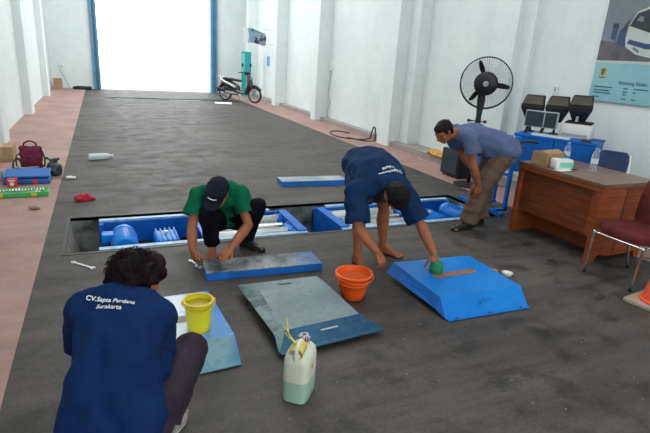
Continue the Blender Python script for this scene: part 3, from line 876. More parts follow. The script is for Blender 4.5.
def flatbox(label, corners, h, top, side, z0=0.0):
    t = thing('cover_plate', label, 'cover plate', group='steel cover plates on the floor')
    P = [V((*c, z0 + h)) for c in corners]
    bm = B(); prism(bm, P, (0, 0, -0.006)); obj('deck', bm, top, t)
    bm = B()
    for k in range(4):
        a, b = P[k], P[(k + 1) % 4]
        n = (b - a).normalized(); n = V((n.y, -n.x, 0)); c = sum(P, V()) / 4
        if n.dot(c - a) < 0: n = -n
        prism(bm, [a - V((0, 0, .004)), b - V((0, 0, .004)), b - V((0, 0, h)), a - V((0, 0, h))], n * 0.006)
    obj('skirt', bm, side, t)
    c = sum(P, V()) / 4; c.z = z0
    return settle(t, c)
flatbox('long speckled blue cover plate in front of the crouching man in a cap', [(0.64, 3.67), (1.55, 3.63), (1.545, 3.37), (0.625, 3.42)], 0.062, M['pl_spot'], M['pl_side'])
flatbox('long dull white and blue cover plate beyond the pit, farthest from the camera', [(2.10, 6.22), (3.02, 6.17), (3.02, 5.92), (2.08, 5.96)], 0.07, M['pl_dull'], M['pl_side'])

# ------------------------------------------------------------------ buckets
def bucket(label, c, r0, r1, h, m, rimm, wm, level, mi=M['steel'], groove=True):
    t = thing('bucket', label, 'bucket', c)
    w = 0.004
    bm = B()
    prof = [(0, 0.003), (r0 - 0.006, 0.0), (r0, 0.006)]
    rr = lambda z: r0 + (r1 - r0) * z / h
    prof += [(rr(h * 0.3), h * 0.3), (rr(h * 0.58), h * 0.58)]
    if groove: prof += [(rr(h * 0.60) + 0.004, h * 0.60), (rr(h * 0.64) + 0.004, h * 0.64), (rr(h * 0.66), h * 0.66)]
    prof += [(rr(h * 0.9), h * 0.9), (r1, h * 0.985), (r1 - w, h * 0.985), (rr(h * 0.5) - w, h * 0.5), (rr(0.02) - w, 0.012), (0, 0.012)]
    lathe(bm, prof, seg=48); obj('shell', bm, m, t, smooth=50)
    bm = B(); lathe(bm, [(r1 - 0.005, h * 0.955), (r1 + 0.008, h * 0.955), (r1 + 0.010, h * 0.975), (r1 + 0.007, h), (r1 - 0.005, h), (r1 - 0.006, h * 0.975)], seg=48, close=True); obj('rim', bm, rimm, t, smooth=50)
    bm = B(); lathe(bm, [(0, h * level), (rr(h * level) - w - 0.001, h * level), (rr(h * level) - w - 0.001, h * level - 0.004), (0, h * level - 0.004)], seg=48); obj('water', bm, wm, t, smooth=50)
    for s in (1, -1):
        bm = B(); box(bm, (s * (r1 + 0.004) - 0.012, -0.012, h * 0.9), (s * (r1 + 0.004) + 0.012, 0.012, h * 0.985), 0.003); obj('handle_lug', bm, rimm, t)
    bm = B(); tube(bm, [V(((r1 + 0.012) * math.cos(a), -0.22 * (r1 + 0.012) * math.sin(a) - (r1 + 0.006) * abs(math.sin(a)) * 0.86, h * 0.95 - 0.02 * math.sin(a))) for a in [PI * k / 24 for k in range(25)]], 0.0035, 6)
    obj('handle', bm, rimm if not groove else m, t)
    return t
bucket('orange plastic bucket of reddish water beside the barefoot man', (1.575, 2.875, 0), 0.080, 0.127, 0.195, M['orange_in'], M['orange'], M['water'], 0.80)
bucket('yellow plastic bucket standing on the white and blue cover plate', (0.425, 2.58, 0.106), 0.064, 0.080, 0.190, M['yellow'], M['yellow_d'], M['watery'], 0.84, groove=False)

# ------------------------------------------------------------------ jerrycan
t = thing('jerrycan', 'translucent jerrycan half full of green liquid with rope on its handle', 'jerrycan')
def jsec(z, sx, sy, cx=0, cy=0, n=28, p=4.0):
    out = []
    for k in range(n):
        a = 2 * PI * k / n; c, s = math.cos(a), math.sin(a)
        out.append(V((cx + sx * math.copysign(abs(c) ** (2 / p), c), cy + sy * math.copysign(abs(s) ** (2 / p), s), z)))
    return out
def loft(bm, secs, mi=0):
    R = [[bm.verts.new(p) for p in s] for s in secs]
    for a, b in zip(R, R[1:]):
        for k in range(len(a)): bm.faces.new((a[k], a[(k + 1) % len(a)], b[(k + 1) % len(a)], b[k])).material_index = mi
    bm.faces.new(R[0][::-1]).material_index = mi; bm.faces.new(R[-1]).material_index = mi
bm = B(); loft(bm, [jsec(0.0, 0.058, 0.090), jsec(0.008, 0.066, 0.10), jsec(0.06, 0.067, 0.101), jsec(0.128, 0.067, 0.102)]); obj('filled_part', bm, M['jerryliq'], t, smooth=50)
bm = B(); loft(bm, [jsec(0.1282, 0.067, 0.102), jsec(0.23, 0.066, 0.10), jsec(0.262, 0.060, 0.094), jsec(0.285, 0.042, 0.075), jsec(0.292, 0.03, 0.06)]); jb = obj('shell', bm, M['jerry'], t, smooth=60)
bm = B(); lathe(bm, [(0.024, 0.28), (0.026, 0.312), (0, 0.312)], (0.0, 0.05, 0), 20); obj('neck', bm, M['jerry'], t, smooth=40)
bm = B(); lathe(bm, [(0, 0.318), (0.020, 0.318), (0.027, 0.312), (0.028, 0.298), (0, 0.298)], (0.0, 0.05, 0), 20); obj('cap', bm, M['redcloth'], t, smooth=40)
bm = B(); tube(bm, curve_pts([(0, 0.012, 0.275), (0, 0.006, 0.315), (0, -0.03, 0.325), (0, -0.075, 0.31), (0, -0.088, 0.255)], 6), 0.012, 10); obj('handle', bm, M['jerry'], t, True)
bm = B()
rnd = random.Random(3)
for k in range(9):
    y = -0.080 + 0.008 * k
    tube(bm, [V((0.032 * math.cos(a), y + 0.006 * math.sin(2 * a), 0.302 - abs(y + 0.03) * 0.3 + 0.028 * math.sin(a))) for a in [2 * PI * j / 14 for j in range(14)]], 0.0055, 6, closed=True)
for k in range(4):
    a = rnd.uniform(-0.4, 0.4)
    tube(bm, curve_pts([(-0.005, -0.05, 0.325), (-0.03 - 0.01 * k, -0.055 + 0.01 * k, 0.345 + 0.006 * k), (-0.06 - 0.006 * k, -0.03 + 0.012 * k, 0.345 + 0.018 * k), (-0.078 - 0.004 * k, -0.02 + 0.014 * k, 0.36 + 0.02 * k)], 5), 0.003, 6)
obj('rope', bm, M['rope'], t, True)
bm = B()
vs = []
for k in range(14):
    a = 2 * PI * k / 14; r = 0.026 + rnd.uniform(-0.006, 0.010)
    tube(bm, [V((r * math.cos(a) * 0.8, 0.05 + r * math.sin(a) * 0.8, 0.300)), V((r * math.cos(a), 0.05 + r * math.sin(a), 0.32)), V((0.4 * r * math.cos(a), 0.05 + 0.4 * r * math.sin(a), 0.327 + rnd.uniform(0, 0.006)))], 0.0035, 5)
obj('plastic_wrap', bm, M['shine'], t, True)
bm = B(); lathe(bm, [(0, 0), (0.013, 0.001), (0.0, 0.002)], (0.0665, -0.02, 0.20), 9, (1, 0, 0)); lathe(bm, [(0, 0), (0.006, 0.001), (0.0, 0.002)], (0.0665, 0.0, 0.178), 7, (1, 0, 0)); obj('rust_stain', bm, M['rust2'], jb)
t.location = (0.825, 1.985, 0); t.rotation_euler = (0, 0, math.radians(-40)); t.scale = (1.02, 0.95, 0.96)

# ------------------------------------------------------------------ desk and what stands on it
t = thing('office_desk', 'brown veneered office desk with papers and bottles on top', 'desk')
DX0, DX1, DY0, DY1 = 3.94, 4.66, 2.83, 3.85
bm = B(); box(bm, (DX0, DY0, 0.715), (DX1 + 0.03, DY1, 0.75), 0.003); obj('desktop', bm, M['wood_top'], t)
bm = B(); box(bm, (DX0 + 0.005, DY0 + 0.01, 0.675), (DX0 + 0.03, DY1 - 0.01, 0.715)); obj('top_rail', bm, M['wood'], t)
bm = B(); box(bm, (DX0 + 0.01, DY1 - 0.065, 0), (DX1, DY1 - 0.02, 0.675), 0.002); obj('side_panel', bm, M['wood'], t)
bm = B()
prism(bm, [(DX0 + 0.01, DY0 + 0.015, 0), (DX0 + 0.10, DY0 + 0.015, 0), (DX0 + 0.13, DY0 + 0.015, 0.07), (DX1 - 0.08, DY0 + 0.015, 0.07), (DX1 - 0.06, DY0 + 0.015, 0), (DX1, DY0 + 0.015, 0), (DX1, DY0 + 0.015, 0.715), (DX0 + 0.01, DY0 + 0.015, 0.715)], (0, 0.045, 0))
obj('side_panel', bm, M['wood'], t)
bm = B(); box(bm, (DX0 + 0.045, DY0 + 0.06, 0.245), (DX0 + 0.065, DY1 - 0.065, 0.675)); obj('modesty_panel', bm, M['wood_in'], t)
bm = B(); box(bm, (DX0 + 0.03, DY0 + 0.06, 0.245), (DX0 + 0.045, DY0 + 0.12, 0.68), 0.002); obj('front_stile', bm, M['wood'], t)
bm = B(); box(bm, (DX0 + 0.33, DY0 + 0.012, 0.075), (DX0 + 0.345, DY0 + 0.016, 0.71)); obj('panel_seam', bm, M['wood_in'], t)
bm = B(); box(bm, (DX0 + 0.28, DY0 + 0.06, 0.03), (DX1 - 0.01, DY0 + 0.46, 0.70)); box(bm, (DX0 + 0.28, DY0 + 0.44, 0.03), (DX0 + 0.30, DY1 - 0.06, 0.70)); dr = obj('pedestal_and_shade_board', bm, M['wood'], t)  # pedestal plus a board added behind it to darken the space under the desk
bm = B()
for z in (0.14, 0.34, 0.54): box(bm, (DX1 - 0.012, DY0 + 0.08, z), (DX1 + 0.004, DY0 + 0.40, z + 0.15), 0.003)
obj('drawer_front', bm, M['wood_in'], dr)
settle(t, (4.3, 3.34, 0))

bm = B(); z = 0.75
box(bm, (3.93 + 0.05, 3.50, z), (4.24, 3.72, z + 0.13), 0.004)
o = thing('cardboard_box', 'small open cardboard box on the desk behind the tissue pack', 'box')
bm = B()
for lo, hi in (((3.99, 3.55, z), (4.22, 3.74, z + 0.004)), ((3.99, 3.55, z), (3.994, 3.74, z + 0.13)), ((4.216, 3.55, z), (4.22, 3.74, z + 0.13)), ((3.99, 3.55, z), (4.22, 3.554, z + 0.13)), ((3.99, 3.736, z), (4.22, 3.74, z + 0.13))): box(bm, lo, hi)
obj('box_body', bm, M['cardboard'], o)
bm = B(); prism(bm, [(3.99, 3.55, z + 0.13), (4.22, 3.55, z + 0.13), (4.21, 3.62, z + 0.16), (4.0, 3.62, z + 0.15)], (0, 0, 0.003)); obj('flap', bm, M['cardboard'], o)
bm = B(); prism(bm, [(4.22, 3.55, z + 0.13), (4.22, 3.74, z + 0.13), (4.29, 3.72, z + 0.105), (4.29, 3.57, z + 0.10)], (0, 0, 0.003)); obj('flap', bm, M['cardboard'], o)
bm = B(); box(bm, (4.02, 3.58, z + 0.02), (4.19, 3.71, z + 0.125), 0.01); obj('wrapped_contents', bm, mat('brown_paper', (0.30, 0.18, 0.10), 0.8, var=0.3, vscale=20, bump=0.5), o)
settle(o, (4.1, 3.64, z))

t = thing('tissue_pack', 'white and mint green tissue pack on the desk', 'tissue pack', (4.10, 3.455, 0.75), math.radians(-14))
bm = B(); box(bm, (-0.095, -0.055, 0.0), (0.095, 0.055, 0.10), 0.018); obj('pack', bm, M['white'], t, smooth=40)
bm = B(); box(bm, (-0.06, -0.0565, 0.015), (0.0965, 0.0565, 0.078), 0.01); obj('printed_band', bm, M['mint'], t, smooth=40)
bm = B(); box(bm, (-0.04, -0.02, 0.0985), (0.05, 0.02, 0.102), 0.001); obj('opening', bm, M['mint'], t)
t = thing('paper_sheet', 'crumpled white paper lying in front of the tissue pack', 'paper', (4.05, 3.375, 0.7505), 0.1)
bm = B()
bmesh.ops.create_grid(bm, x_segments=14, y_segments=8, size=0.5)
for v in bm.verts: v.co = V((v.co.x * 0.20, v.co.y * 0.085, 0.002 + 0.012 * abs(noise.noise(v.co * 5))))
r = bmesh.ops.solidify(bm, geom=list(bm.faces), thickness=0.001); obj('sheet', bm, M['paper'], t)
t = thing('phone', 'black phone lying on the desk beside crumpled paper', 'phone', (4.21, 3.40, 0.7505), 0.35)
bm = B(); box(bm, (-0.05, -0.025, 0), (0.05, 0.025, 0.009), 0.003); obj('phone_body', bm, M['black'], t)
bm = B(); box(bm, (-0.045, -0.021, 0.0088), (0.045, 0.021, 0.0095)); obj('screen', bm, M['lampglass'], t)

def bottle(label, loc, h=0.22, r=0.031, lay=None, frost=False, lbl=True):
    t = thing('water_bottle', label, 'bottle', loc)
    g = M['frost'] if frost else M['clear']
    pr = [(0, 0.004), (r * 0.7, 0.0), (r * 0.96, 0.006), (r, 0.02)]
    for k in range(4):
        z = h * (0.12 + 0.13 * k); pr += [(r, z), (r * 0.93, z + h * 0.02), (r, z + h * 0.04)]
    pr += [(r, h * 0.66), (r * 0.85, h * 0.76), (r * 0.45, h * 0.88), (r * 0.42, h * 0.93), (0, h * 0.93)]
    bm = B(); lathe(bm, pr, seg=24); obj('bottle_body', bm, g, t, smooth=60)
    bm = B(); lathe(bm, [(0, h), (r * 0.46, h), (r * 0.5, h * 0.985), (r * 0.5, h * 0.925), (0, h * 0.925)], seg=16); obj('cap', bm, M['bluelabel'] if not frost else M['white'], t, smooth=40)
    if lbl:
        bm = B(); lathe(bm, [(r * 1.01, h * 0.36), (r * 1.02, h * 0.37), (r * 1.02, h * 0.56), (r * 1.01, h * 0.57)], seg=24); obj('bottle_label', bm, M['frost'] if lbl == 'w' else M['bluelabel'], t, smooth=40)
    if lay is not None: t.rotation_euler = (PI / 2, 0, lay)
    return t
bottle('clear water bottle standing on the desk nearest the office chair', (4.33, 3.28, 0.75), 0.235, 0.033, lbl='w')
bottle('clear water bottle standing on the desk behind the tissue pack', (4.44, 3.70, 0.75), 0.215, 0.031, lbl='w')
b = bottle('clear plastic bottle lying alone on the concrete floor', (-0.24, 7.93, 0.046), 0.34, 0.045, frost=True, lbl=None)
b.rotation_euler = (0, PI / 2, math.radians(8))

# maroon chair (right of the desk)
t = thing('stacking_chair', 'maroon upholstered chair with chrome legs at the end of the desk', 'chair')
sz = 0.415
bm = B()
secs = []
for z_, s in ((sz - 0.02, 0.95), (sz - 0.015, 1.0), (sz + 0.02, 1.02), (sz + 0.045, 0.97), (sz + 0.052, 0.85)):
    secs.append([V((4.01 + (p.x) * s, 2.49 + p.y * s, z_)) for p in jsec(0, 0.255, 0.235, p=3.2)])
loft(bm, secs); obj('seat', bm, M['maroon'], t, smooth=50)
bm = B()
secs = []
for k, (z_, w) in enumerate(((0.455, 0.20), (0.485, 0.225), (0.66, 0.235), (0.80, 0.225), (0.86, 0.18))):
    x = 4.225 + (z_ - 0.46) * 0.18
    secs.append([V((x + p.x, 2.47 + p.y, z_)) for p in jsec(0, 0.026, w, p=3.5)])
loft(bm, secs); obj('backrest', bm, M['maroon'], t, smooth=50)
bm = B()
tube(bm, curve_pts([(3.77, 2.71, sz - 0.03), (3.76, 2.49, sz - 0.03), (3.77, 2.27, sz - 0.03)], 6), 0.010, 10)
for y in (2.71, 2.27): tube(bm, curve_pts([(3.77, y, sz - 0.03), (4.0, y, sz - 0.025), (4.22, y, sz - 0.01), (4.30, y - (0.02 if y > 2.5 else -0.0), 0.53), (4.345, y - (0.03 if y > 2.5 else -0.01), 0.82)], 6), 0.010, 10)
tube(bm, [(4.22, 2.71, sz - 0.02), (4.22, 2.27, sz - 0.02)], 0.009, 8)
obj('frame', bm, M['chrome'], t, True)
for a, b in (((3.775, 2.71, sz - 0.03), (3.79, 2.725, 0.0)), ((3.775, 2.27, sz - 0.03), (3.81, 2.31, 0.0)), ((4.20, 2.69, sz - 0.03), (4.27, 2.67, 0.0)), ((4.20, 2.28, sz - 0.03), (4.27, 2.26, 0.0))):
    bm = B(); tube(bm, curve_pts([a, mid(a, b, 0.1), b], 5), 0.011, 10); lg = obj('leg', bm, M['chrome'], t, True)
    bm = B(); cyl(bm, (b[0], b[1], 0), (b[0], b[1], 0.025), 0.014, 10); obj('rubber_foot', bm, M['rubber'], lg, True)
bm = B(); tube(bm, [(3.80, 2.30, 0.30), (4.24, 2.27, 0.24)], 0.008, 8); obj('stretcher', bm, M['chrome'], t, True)
settle(t, (4.01, 2.49, 0))

# traffic cone
t = thing('traffic_cone', 'orange traffic cone on a dusty square base beside the maroon chair', 'traffic cone', (3.80, 2.05, 0), math.radians(8))
bm = B(); box(bm, (-0.19, -0.19, 0), (0.19, 0.19, 0.035), 0.01); obj('base', bm, M['conebase'], t)
bm = B(); lathe(bm, [(0.15, 0.034), (0.15, 0.05), (0.135, 0.055), (0.10, 0.25), (0.065, 0.45), (0.03, 0.68), (0.022, 0.70), (0, 0.70)], seg=40); obj('cone_body', bm, M['cone'], t, smooth=40)

# ------------------------------------------------------------------ blue frame on floor bars, and the blue table by the wall
t = thing('trolley_frame', 'blue steel trolley frame with floor bars left of the desk', 'trolley')
bm = B(); box(bm, (4.09, 4.62, 0.04), (4.135, 4.665, 0.86), 0.003); obj('post', bm, M['blue'], t)
bm = B(); box(bm, (4.29, 4.28, 0.04), (4.33, 4.32, 0.88), 0.003); obj('post', bm, M['blue'], t)
bm = B(); box(bm, (4.42, 4.62, 0.04), (4.46, 4.66, 0.92), 0.003); obj('post', bm, M['blue'], t)
bm = B(); box(bm, (4.17, 4.20, 0.0), (4.215, 4.98, 0.045), 0.003, rot=RZ(math.radians(0))); obj('floor_bar', bm, M['blue'], t)
bm = B(); box(bm, (4.10, 4.60, 0.045), (4.46, 4.64, 0.08), 0.003); box(bm, (4.17, 4.28, 0.045), (4.33, 4.32, 0.075), 0.003); obj('floor_bar', bm, M['blue'], t)
bm = B(); box(bm, (4.10, 4.61, 0.45), (4.46, 4.65, 0.49), 0.003); box(bm, (4.30, 4.29, 0.45), (4.33, 4.65, 0.485), 0.003); obj('cross_bar', bm, M['blue'], t)
bm = B(); box(bm, (4.27, 4.26, 0.74), (4.50, 4.70, 0.80), 0.006); box(bm, (4.30, 4.30, 0.80), (4.40, 4.50, 0.92), 0.01); box(bm, (4.09, 4.60, 0.74), (4.30, 4.68, 0.78), 0.004); obj('top_bracket', bm, M['blue'], t)
bm = B(); tube(bm, curve_pts([(4.33, 4.30, 0.84), (4.38, 4.26, 0.875), (4.45, 4.22, 0.88), (4.52, 4.18, 0.875)], 5), 0.016, 8); obj('grip', bm, M['black'], t, True)
bm = B(); tube(bm, [(4.30, 4.27, 0.82), (4.27, 4.32, 0.95)], 0.010, 8); tube(bm, [(4.30, 4.26, 0.84), (4.44, 4.25, 0.80)], 0.010, 8); obj('lever', bm, M['lgrey'], t, True)
settle(t, (4.3, 4.45, 0))

TA = math.atan2(-0.87, 0.49)
TO = V((4.74, 4.67, 0))
def TL(x, y): return TO + RZ(TA) @ V((x, y, 0))
t = thing('work_table', 'blue sheet steel table against the wall carrying lamps and a printer', 'table', TO, TA)
bm = B(); box(bm, (-0.09, 0, 0.87), (0.86, 0.55, 0.90), 0.003); obj('table_top', bm, M['tableblue'], t)
bm = B(); box(bm, (-0.08, 0.01, 0.42), (0.385, 0.03, 0.87), 0.002); obj('cabinet_door', bm, M['tableblue'], t)
bm = B(); box(bm, (0.395, 0.01, 0.42), (0.85, 0.03, 0.87), 0.002); obj('cabinet_door', bm, M['tableblue'], t)
bm = B(); box(bm, (-0.08, 0.035, 0.42), (0.85, 0.54, 0.87)); obj('cabinet_box', bm, M['tableblue'], t)
for x in (-0.08, 0.815):
    for y in (0.03, 0.505):
        bm = B(); box(bm, (x, y, 0.006), (x + 0.035, y + 0.035, 0.42)); obj('leg', bm, M['tableblue'], t)

# three wedge shaped lamp housings on stems, standing behind the panel
def lamp_head(label, loc, rz, stem):
    t = thing('flood_lamp', label, 'lamp', loc, rz, group='wedge shaped lamps on the blue table')
    w = 0.125
    pr = lambda x: [V((x * w, -0.13, -0.02)), V((x * w * 1.12, -0.14, 0.03)), V((x * w * 0.86, -0.02, 0.165)), V((x * w * 0.86, 0.11, 0.165)), V((x * w, 0.12, -0.02)), V((x * w * 0.5, 0.05, -0.155)), V((x * w * 0.5, -0.03, -0.155))]
    bm = B()
    a = [bm.verts.new(p) for p in pr(-1)]; b = [bm.verts.new(p) for p in pr(1)]
    for k in range(7): bm.faces.new((a[k], a[(k + 1) % 7], b[(k + 1) % 7], b[k]))
    bm.faces.new(a[::-1]); bm.faces.new(b)
    bmesh.ops.bevel(bm, geom=list(bm.edges), offset=0.008, segments=2, affect='EDGES')
    bm.normal_update()
    for f in bm.faces: f.material_index = 1 if f.normal.z > 0.35 else 0  # upward faces take the browner tone: light on the tops put into the colour
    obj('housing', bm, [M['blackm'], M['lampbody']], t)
    bm = B(); prism(bm, [(-w * 0.9, -0.1365, -0.015), (w * 0.9, -0.1365, -0.015), (w * 0.52, -0.040, -0.145), (-w * 0.52, -0.040, -0.145)], (0, -0.006, -0.005)); obj('lens', bm, M['lampglass'], t)
    bm = B(); prism(bm, [(-w * 0.8, -0.045, 0.150), (w * 0.8, -0.045, 0.150), (w * 0.98, -0.125, 0.055), (-w * 0.98, -0.125, 0.055)], (0, -0.004, 0.004)); obj('visor', bm, M['lampbody'], t)
    bm = B(); cyl(bm, (0, 0.01, -0.12), (0, 0.01, -stem), 0.022, 12); box(bm, (-0.05, -0.04, -stem), (0.05, 0.06, -stem + 0.015), 0.003); obj('stem', bm, M['black'], t)
    bm = B(); box(bm, (-0.03, -0.06, -0.14), (0.0, -0.10, -0.06), 0.003); obj('catch', bm, M['lgrey'], t)
    return t
for lb, lp, zc, stm in (('wedge shaped black lamp, leftmost on the blue table, above the grey panel', TL(-0.015, 0.40), 1.195, 0.295),
                     ('wedge shaped black lamp in the middle of the three on the blue table', TL(0.275, 0.41), 1.205, 0.305),
                     ('wedge shaped black lamp, rightmost, above the white printer', TL(0.545, 0.37), 1.24, 0.152)):
    lamp_head(lb, (lp.x, lp.y, zc), TA + math.radians(6), stm)

t = thing('speaker_panel', 'dark grey ribbed panel on two black feet in front of the lamps', 'panel', (*TL(0.165, 0.16).xy, 0.90), TA)
t.scale = (0.82, 1, 0.8)
bm = B(); box(bm, (-0.235, -0.03, 0.11), (0.235, 0.03, 0.36), 0.012); obj('casing', bm, M['lgrey'], t, smooth=30)
bm = B(); box(bm, (-0.22, -0.036, 0.123), (0.035, -0.028, 0.347), 0.003); obj('grille', bm, M['panelgrey'], t)
bm = B(); box(bm, (0.055, -0.036, 0.123), (0.22, -0.028, 0.347), 0.003); obj('grille', bm, M['panelgrey'], t)
for x in (-0.2, 0.02):
    bm = B(); prism(bm, [(x - 0.02, -0.03, 0.0), (x + 0.025, -0.03, 0.0), (x + 0.045, 0.0, 0.125), (x + 0.005, 0.0, 0.125)], (0, 0.03, 0)); obj('leg', bm, M['black'], t)

t = thing('printer', 'white desktop printer with a dark lid on the blue table', 'printer', (*TL(0.555, 0.34).xy, 0.90), TA)
t.scale = (0.88, 0.95, 0.95)
bm = B(); box(bm, (-0.20, -0.13, 0.0), (0.20, 0.13, 0.185), 0.02); obj('printer_body', bm, M['white'], t, smooth=30)
bm = B(); prism(bm, [(-0.15, -0.12, 0.186), (0.18, -0.12, 0.186), (0.18, 0.08, 0.20), (-0.15, 0.08, 0.20)], (0, 0, 0.012)); obj('lid', bm, M['blackm'], t)
bm = B(); box(bm, (-0.16, -0.137, 0.03), (0.16, -0.128, 0.06), 0.002); obj('paper_slot', bm, M['lgrey'], t)
t = thing('keyboard', 'white keyboard lying along the front edge of the blue table', 'keyboard', (*TL(0.33, 0.075).xy, 0.90), TA - 0.05)
t.scale = (1.0, 0.8, 0.8)
bm = B(); prism(bm, [(-0.22, -0.06, 0.0), (0.22, -0.06, 0.0), (0.22, 0.04, 0.0), (-0.22, 0.04, 0.0)], (0, 0, 0.028)); obj('keyboard_case', bm, M['white'], t)
bm = B()
for i in range(13):
    for j in range(3): box(bm, (-0.205 + i * 0.0315, -0.035 + j * 0.028, 0.027), (-0.178 + i * 0.0315, -0.012 + j * 0.028, 0.034), 0.001)
obj('keys', bm, M['lgrey'], t)
t = thing('power_adapter', 'flat black device on the blue table in front of the printer', 'device', (*TL(0.72, 0.10).xy, 0.90), TA + 0.2)
bm = B(); box(bm, (-0.05, -0.08, 0), (0.05, 0.08, 0.02), 0.006); obj('adapter_body', bm, M['black'], t)
bm = B(); tube(bm, curve_pts([(0.03, 0.08, 0.01), (0.08, 0.14, 0.008), (0.2, 0.16, 0.008)], 5), 0.004, 6); obj('cable', bm, M['black'], t)

# blue chair behind the desk
t = thing('office_chair', 'navy chair with a white curved frame behind the desk', 'chair', (5.02, 3.60, -0.0), math.radians(-60))
bm = B()
secs = []
for z_, w in ((0.62, 0.16), (0.66, 0.185), (0.80, 0.19), (0.875, 0.175), (0.90, 0.14)):
    secs.append([V((p.x * 0.82, 0.02 + p.y + 0.25 * (z_ - 0.6), z_ - 0.03)) for p in jsec(0, w, 0.022, p=3.5)])
loft(bm, secs); obj('backrest', bm, M['navyseat'], t, smooth=50)
bm = B()
for s in (1, -1): tube(bm, curve_pts([(s * 0.15, 0.12, 0.86), (s * 0.165, 0.08, 0.75), (s * 0.18, 0.0, 0.55), (s * 0.19, -0.05, 0.42), (s * 0.19, -0.4, 0.41)], 6), 0.013, 10)
tube(bm, [(-0.16, 0.06, 0.70), (0.16, 0.06, 0.70)], 0.010, 10)
obj('frame', bm, M['white'], t, True)
bm = B(); loft(bm, [[V((p.x, p.y - 0.2, z_)) for p in jsec(0, 0.2, 0.2, p=3.5)] for z_ in (0.42, 0.45, 0.47)]); obj('seat', bm, M['navyseat'], t, smooth=50)
for x, y in ((0.19, -0.38), (-0.19, -0.38), (0.19, 0.05), (-0.19, 0.05)):
    bm = B(); tube(bm, [(x, y, 0.42), (x * 1.05, y * 1.08, 0.0)], 0.012, 8); obj('leg', bm, M['white'], t, True)

# ------------------------------------------------------------------ pedestal fan
t = thing('pedestal_fan', 'large black pedestal fan standing against the right wall', 'fan', (4.815, 5.58, 0), 0)
FC = V((-0.03, -0.08, 1.45))
fd = V((-0.66, -0.72, -0.06)).normalized()           # the way the fan faces
fx, fy = frame_for(fd)
bm = B(); lathe(bm, [(0, 0.05), (0.05, 0.05), (0.09, 0.035), (0.215, 0.02), (0.22, 0.0), (0, 0)], seg=36); obj('base', bm, M['black'], t, smooth=40)
bm = B(); cyl(bm, (0, 0, 0.03), (0, 0, 0.95), 0.026, 16); obj('pole', bm, M['black'], t, True)
bm = B(); tube(bm, [(0, 0, 0.84), (0, 0, 0.90), (0, 0, 1.0), (-0.0, -0.0, 1.22), (0.01, 0.02, 1.36)], [0.034, 0.042, 0.036, 0.055, 0.045], 14); obj('neck', bm, M['black'], t, smooth=40)
bm = B(); tube(bm, [V((0, 0, 0.93)) - fx * 0.12, V((0, 0, 0.93)) + fx * 0.12], 0.014, 8)
for s in (1, -1): lathe(bm, [(0, 0), (0.022, 0), (0.022, 0.035), (0, 0.035)], V((0, 0, 0.93)) + fx * s * 0.11, 10, fx)
obj('clamp_handle', bm, M['black'], t, smooth=40)
bm = B(); lathe(bm, [(0, -0.22), (0.07, -0.22), (0.095, -0.19), (0.10, -0.04), (0.05, -0.02), (0, -0.02)], FC, 28, fd); obj('motor', bm, M['black'], t, smooth=40)
R0 = 0.340
bm = B()
for s, d in ((1, 0.0), (-1, -0.09)):
    tube(bm, [FC + fd * d + fx * R0 * math.cos(a) + fy * R0 * math.sin(a) for a in [2 * PI * k / 64 for k in range(64)]], 0.0075, 8, closed=True)
for rr in [0.17 + 0.021 * q for q in range(8)]:
    tube(bm, [FC + fd * (0.055 - rr * 0.1) + fx * rr * math.cos(a) + fy * rr * math.sin(a) for a in [2 * PI * k / 48 for k in range(48)]], 0.0012, 4, closed=True)
for k in range(72):
    a = 2 * PI * k / 60; u = fx * math.cos(a) + fy * math.sin(a)
    tube(bm, [FC + fd * 0.06 + u * 0.10, FC + fd * 0.045 + u * 0.26, FC + u * R0, FC - fd * 0.09 + u * R0, FC - fd * 0.15 + u * 0.24, FC - fd * 0.17 + u * 0.09], 0.0013, 4)
for k in range(12):
    a = 2 * PI * k / 12; u = fx * math.cos(a) + fy * math.sin(a)
    tube(bm, [FC + fd * 0.062 + u * 0.10, FC + fd * 0.047 + u * 0.26, FC + fd * 0.002 + u * R0], 0.0022, 5)
gd = obj('guard', bm, M['fanmesh'], t)
bm = B(); lathe(bm, [(0, 0.085), (0.05, 0.085), (0.14, 0.07), (0.158, 0.05), (0.15, 0.035), (0, 0.035)], FC, 40, fd); hb = obj('guard_hub', bm, M['black'], t, smooth=40)
bm = B(); lathe(bm, [(0, 0.093), (0.030, 0.092), (0.038, 0.084), (0, 0.084)], FC, 24, fd); obj('badge', bm, M['lgrey'], hb, smooth=40)
for k in range(3):
    a0 = math.radians((93, 213, 333)[k]) + math.radians(94)
    bm = B(); rows = []
    for i in range(9):
        r = 0.09 + 0.225 * i / 8
        w = 0.020 + 0.014 * math.sin(PI * i / 8) if i < 8 else 0.010
        u = fx * math.cos(a0) + fy * math.sin(a0); v = -fx * math.sin(a0) + fy * math.cos(a0)
        rows.append([FC - fd * 0.04 + u * r + v * w * s2 + fd * s2 * 0.03 for s2 in (-1, 0, 1)])
    g = [[bm.verts.new(p) for p in r] for r in rows]
    for i in range(8):
        for j in range(2): bm.faces.new((g[i][j], g[i + 1][j], g[i + 1][j + 1], g[i][j + 1]))
    bmesh.ops.solidify(bm, geom=list(bm.faces), thickness=0.004)
    obj('blade', bm, M['blackm'], t, smooth=60)
bm = B(); tube(bm, curve_pts([(0.02, 0.03, 0.06), (0.1, 0.12, 0.015), (0.28, 0.1, 0.012), (0.5, -0.2, 0.012), (0.52, -0.22, 0.012)], 6), 0.005, 6); obj('power_cable', bm, M['black'], t)

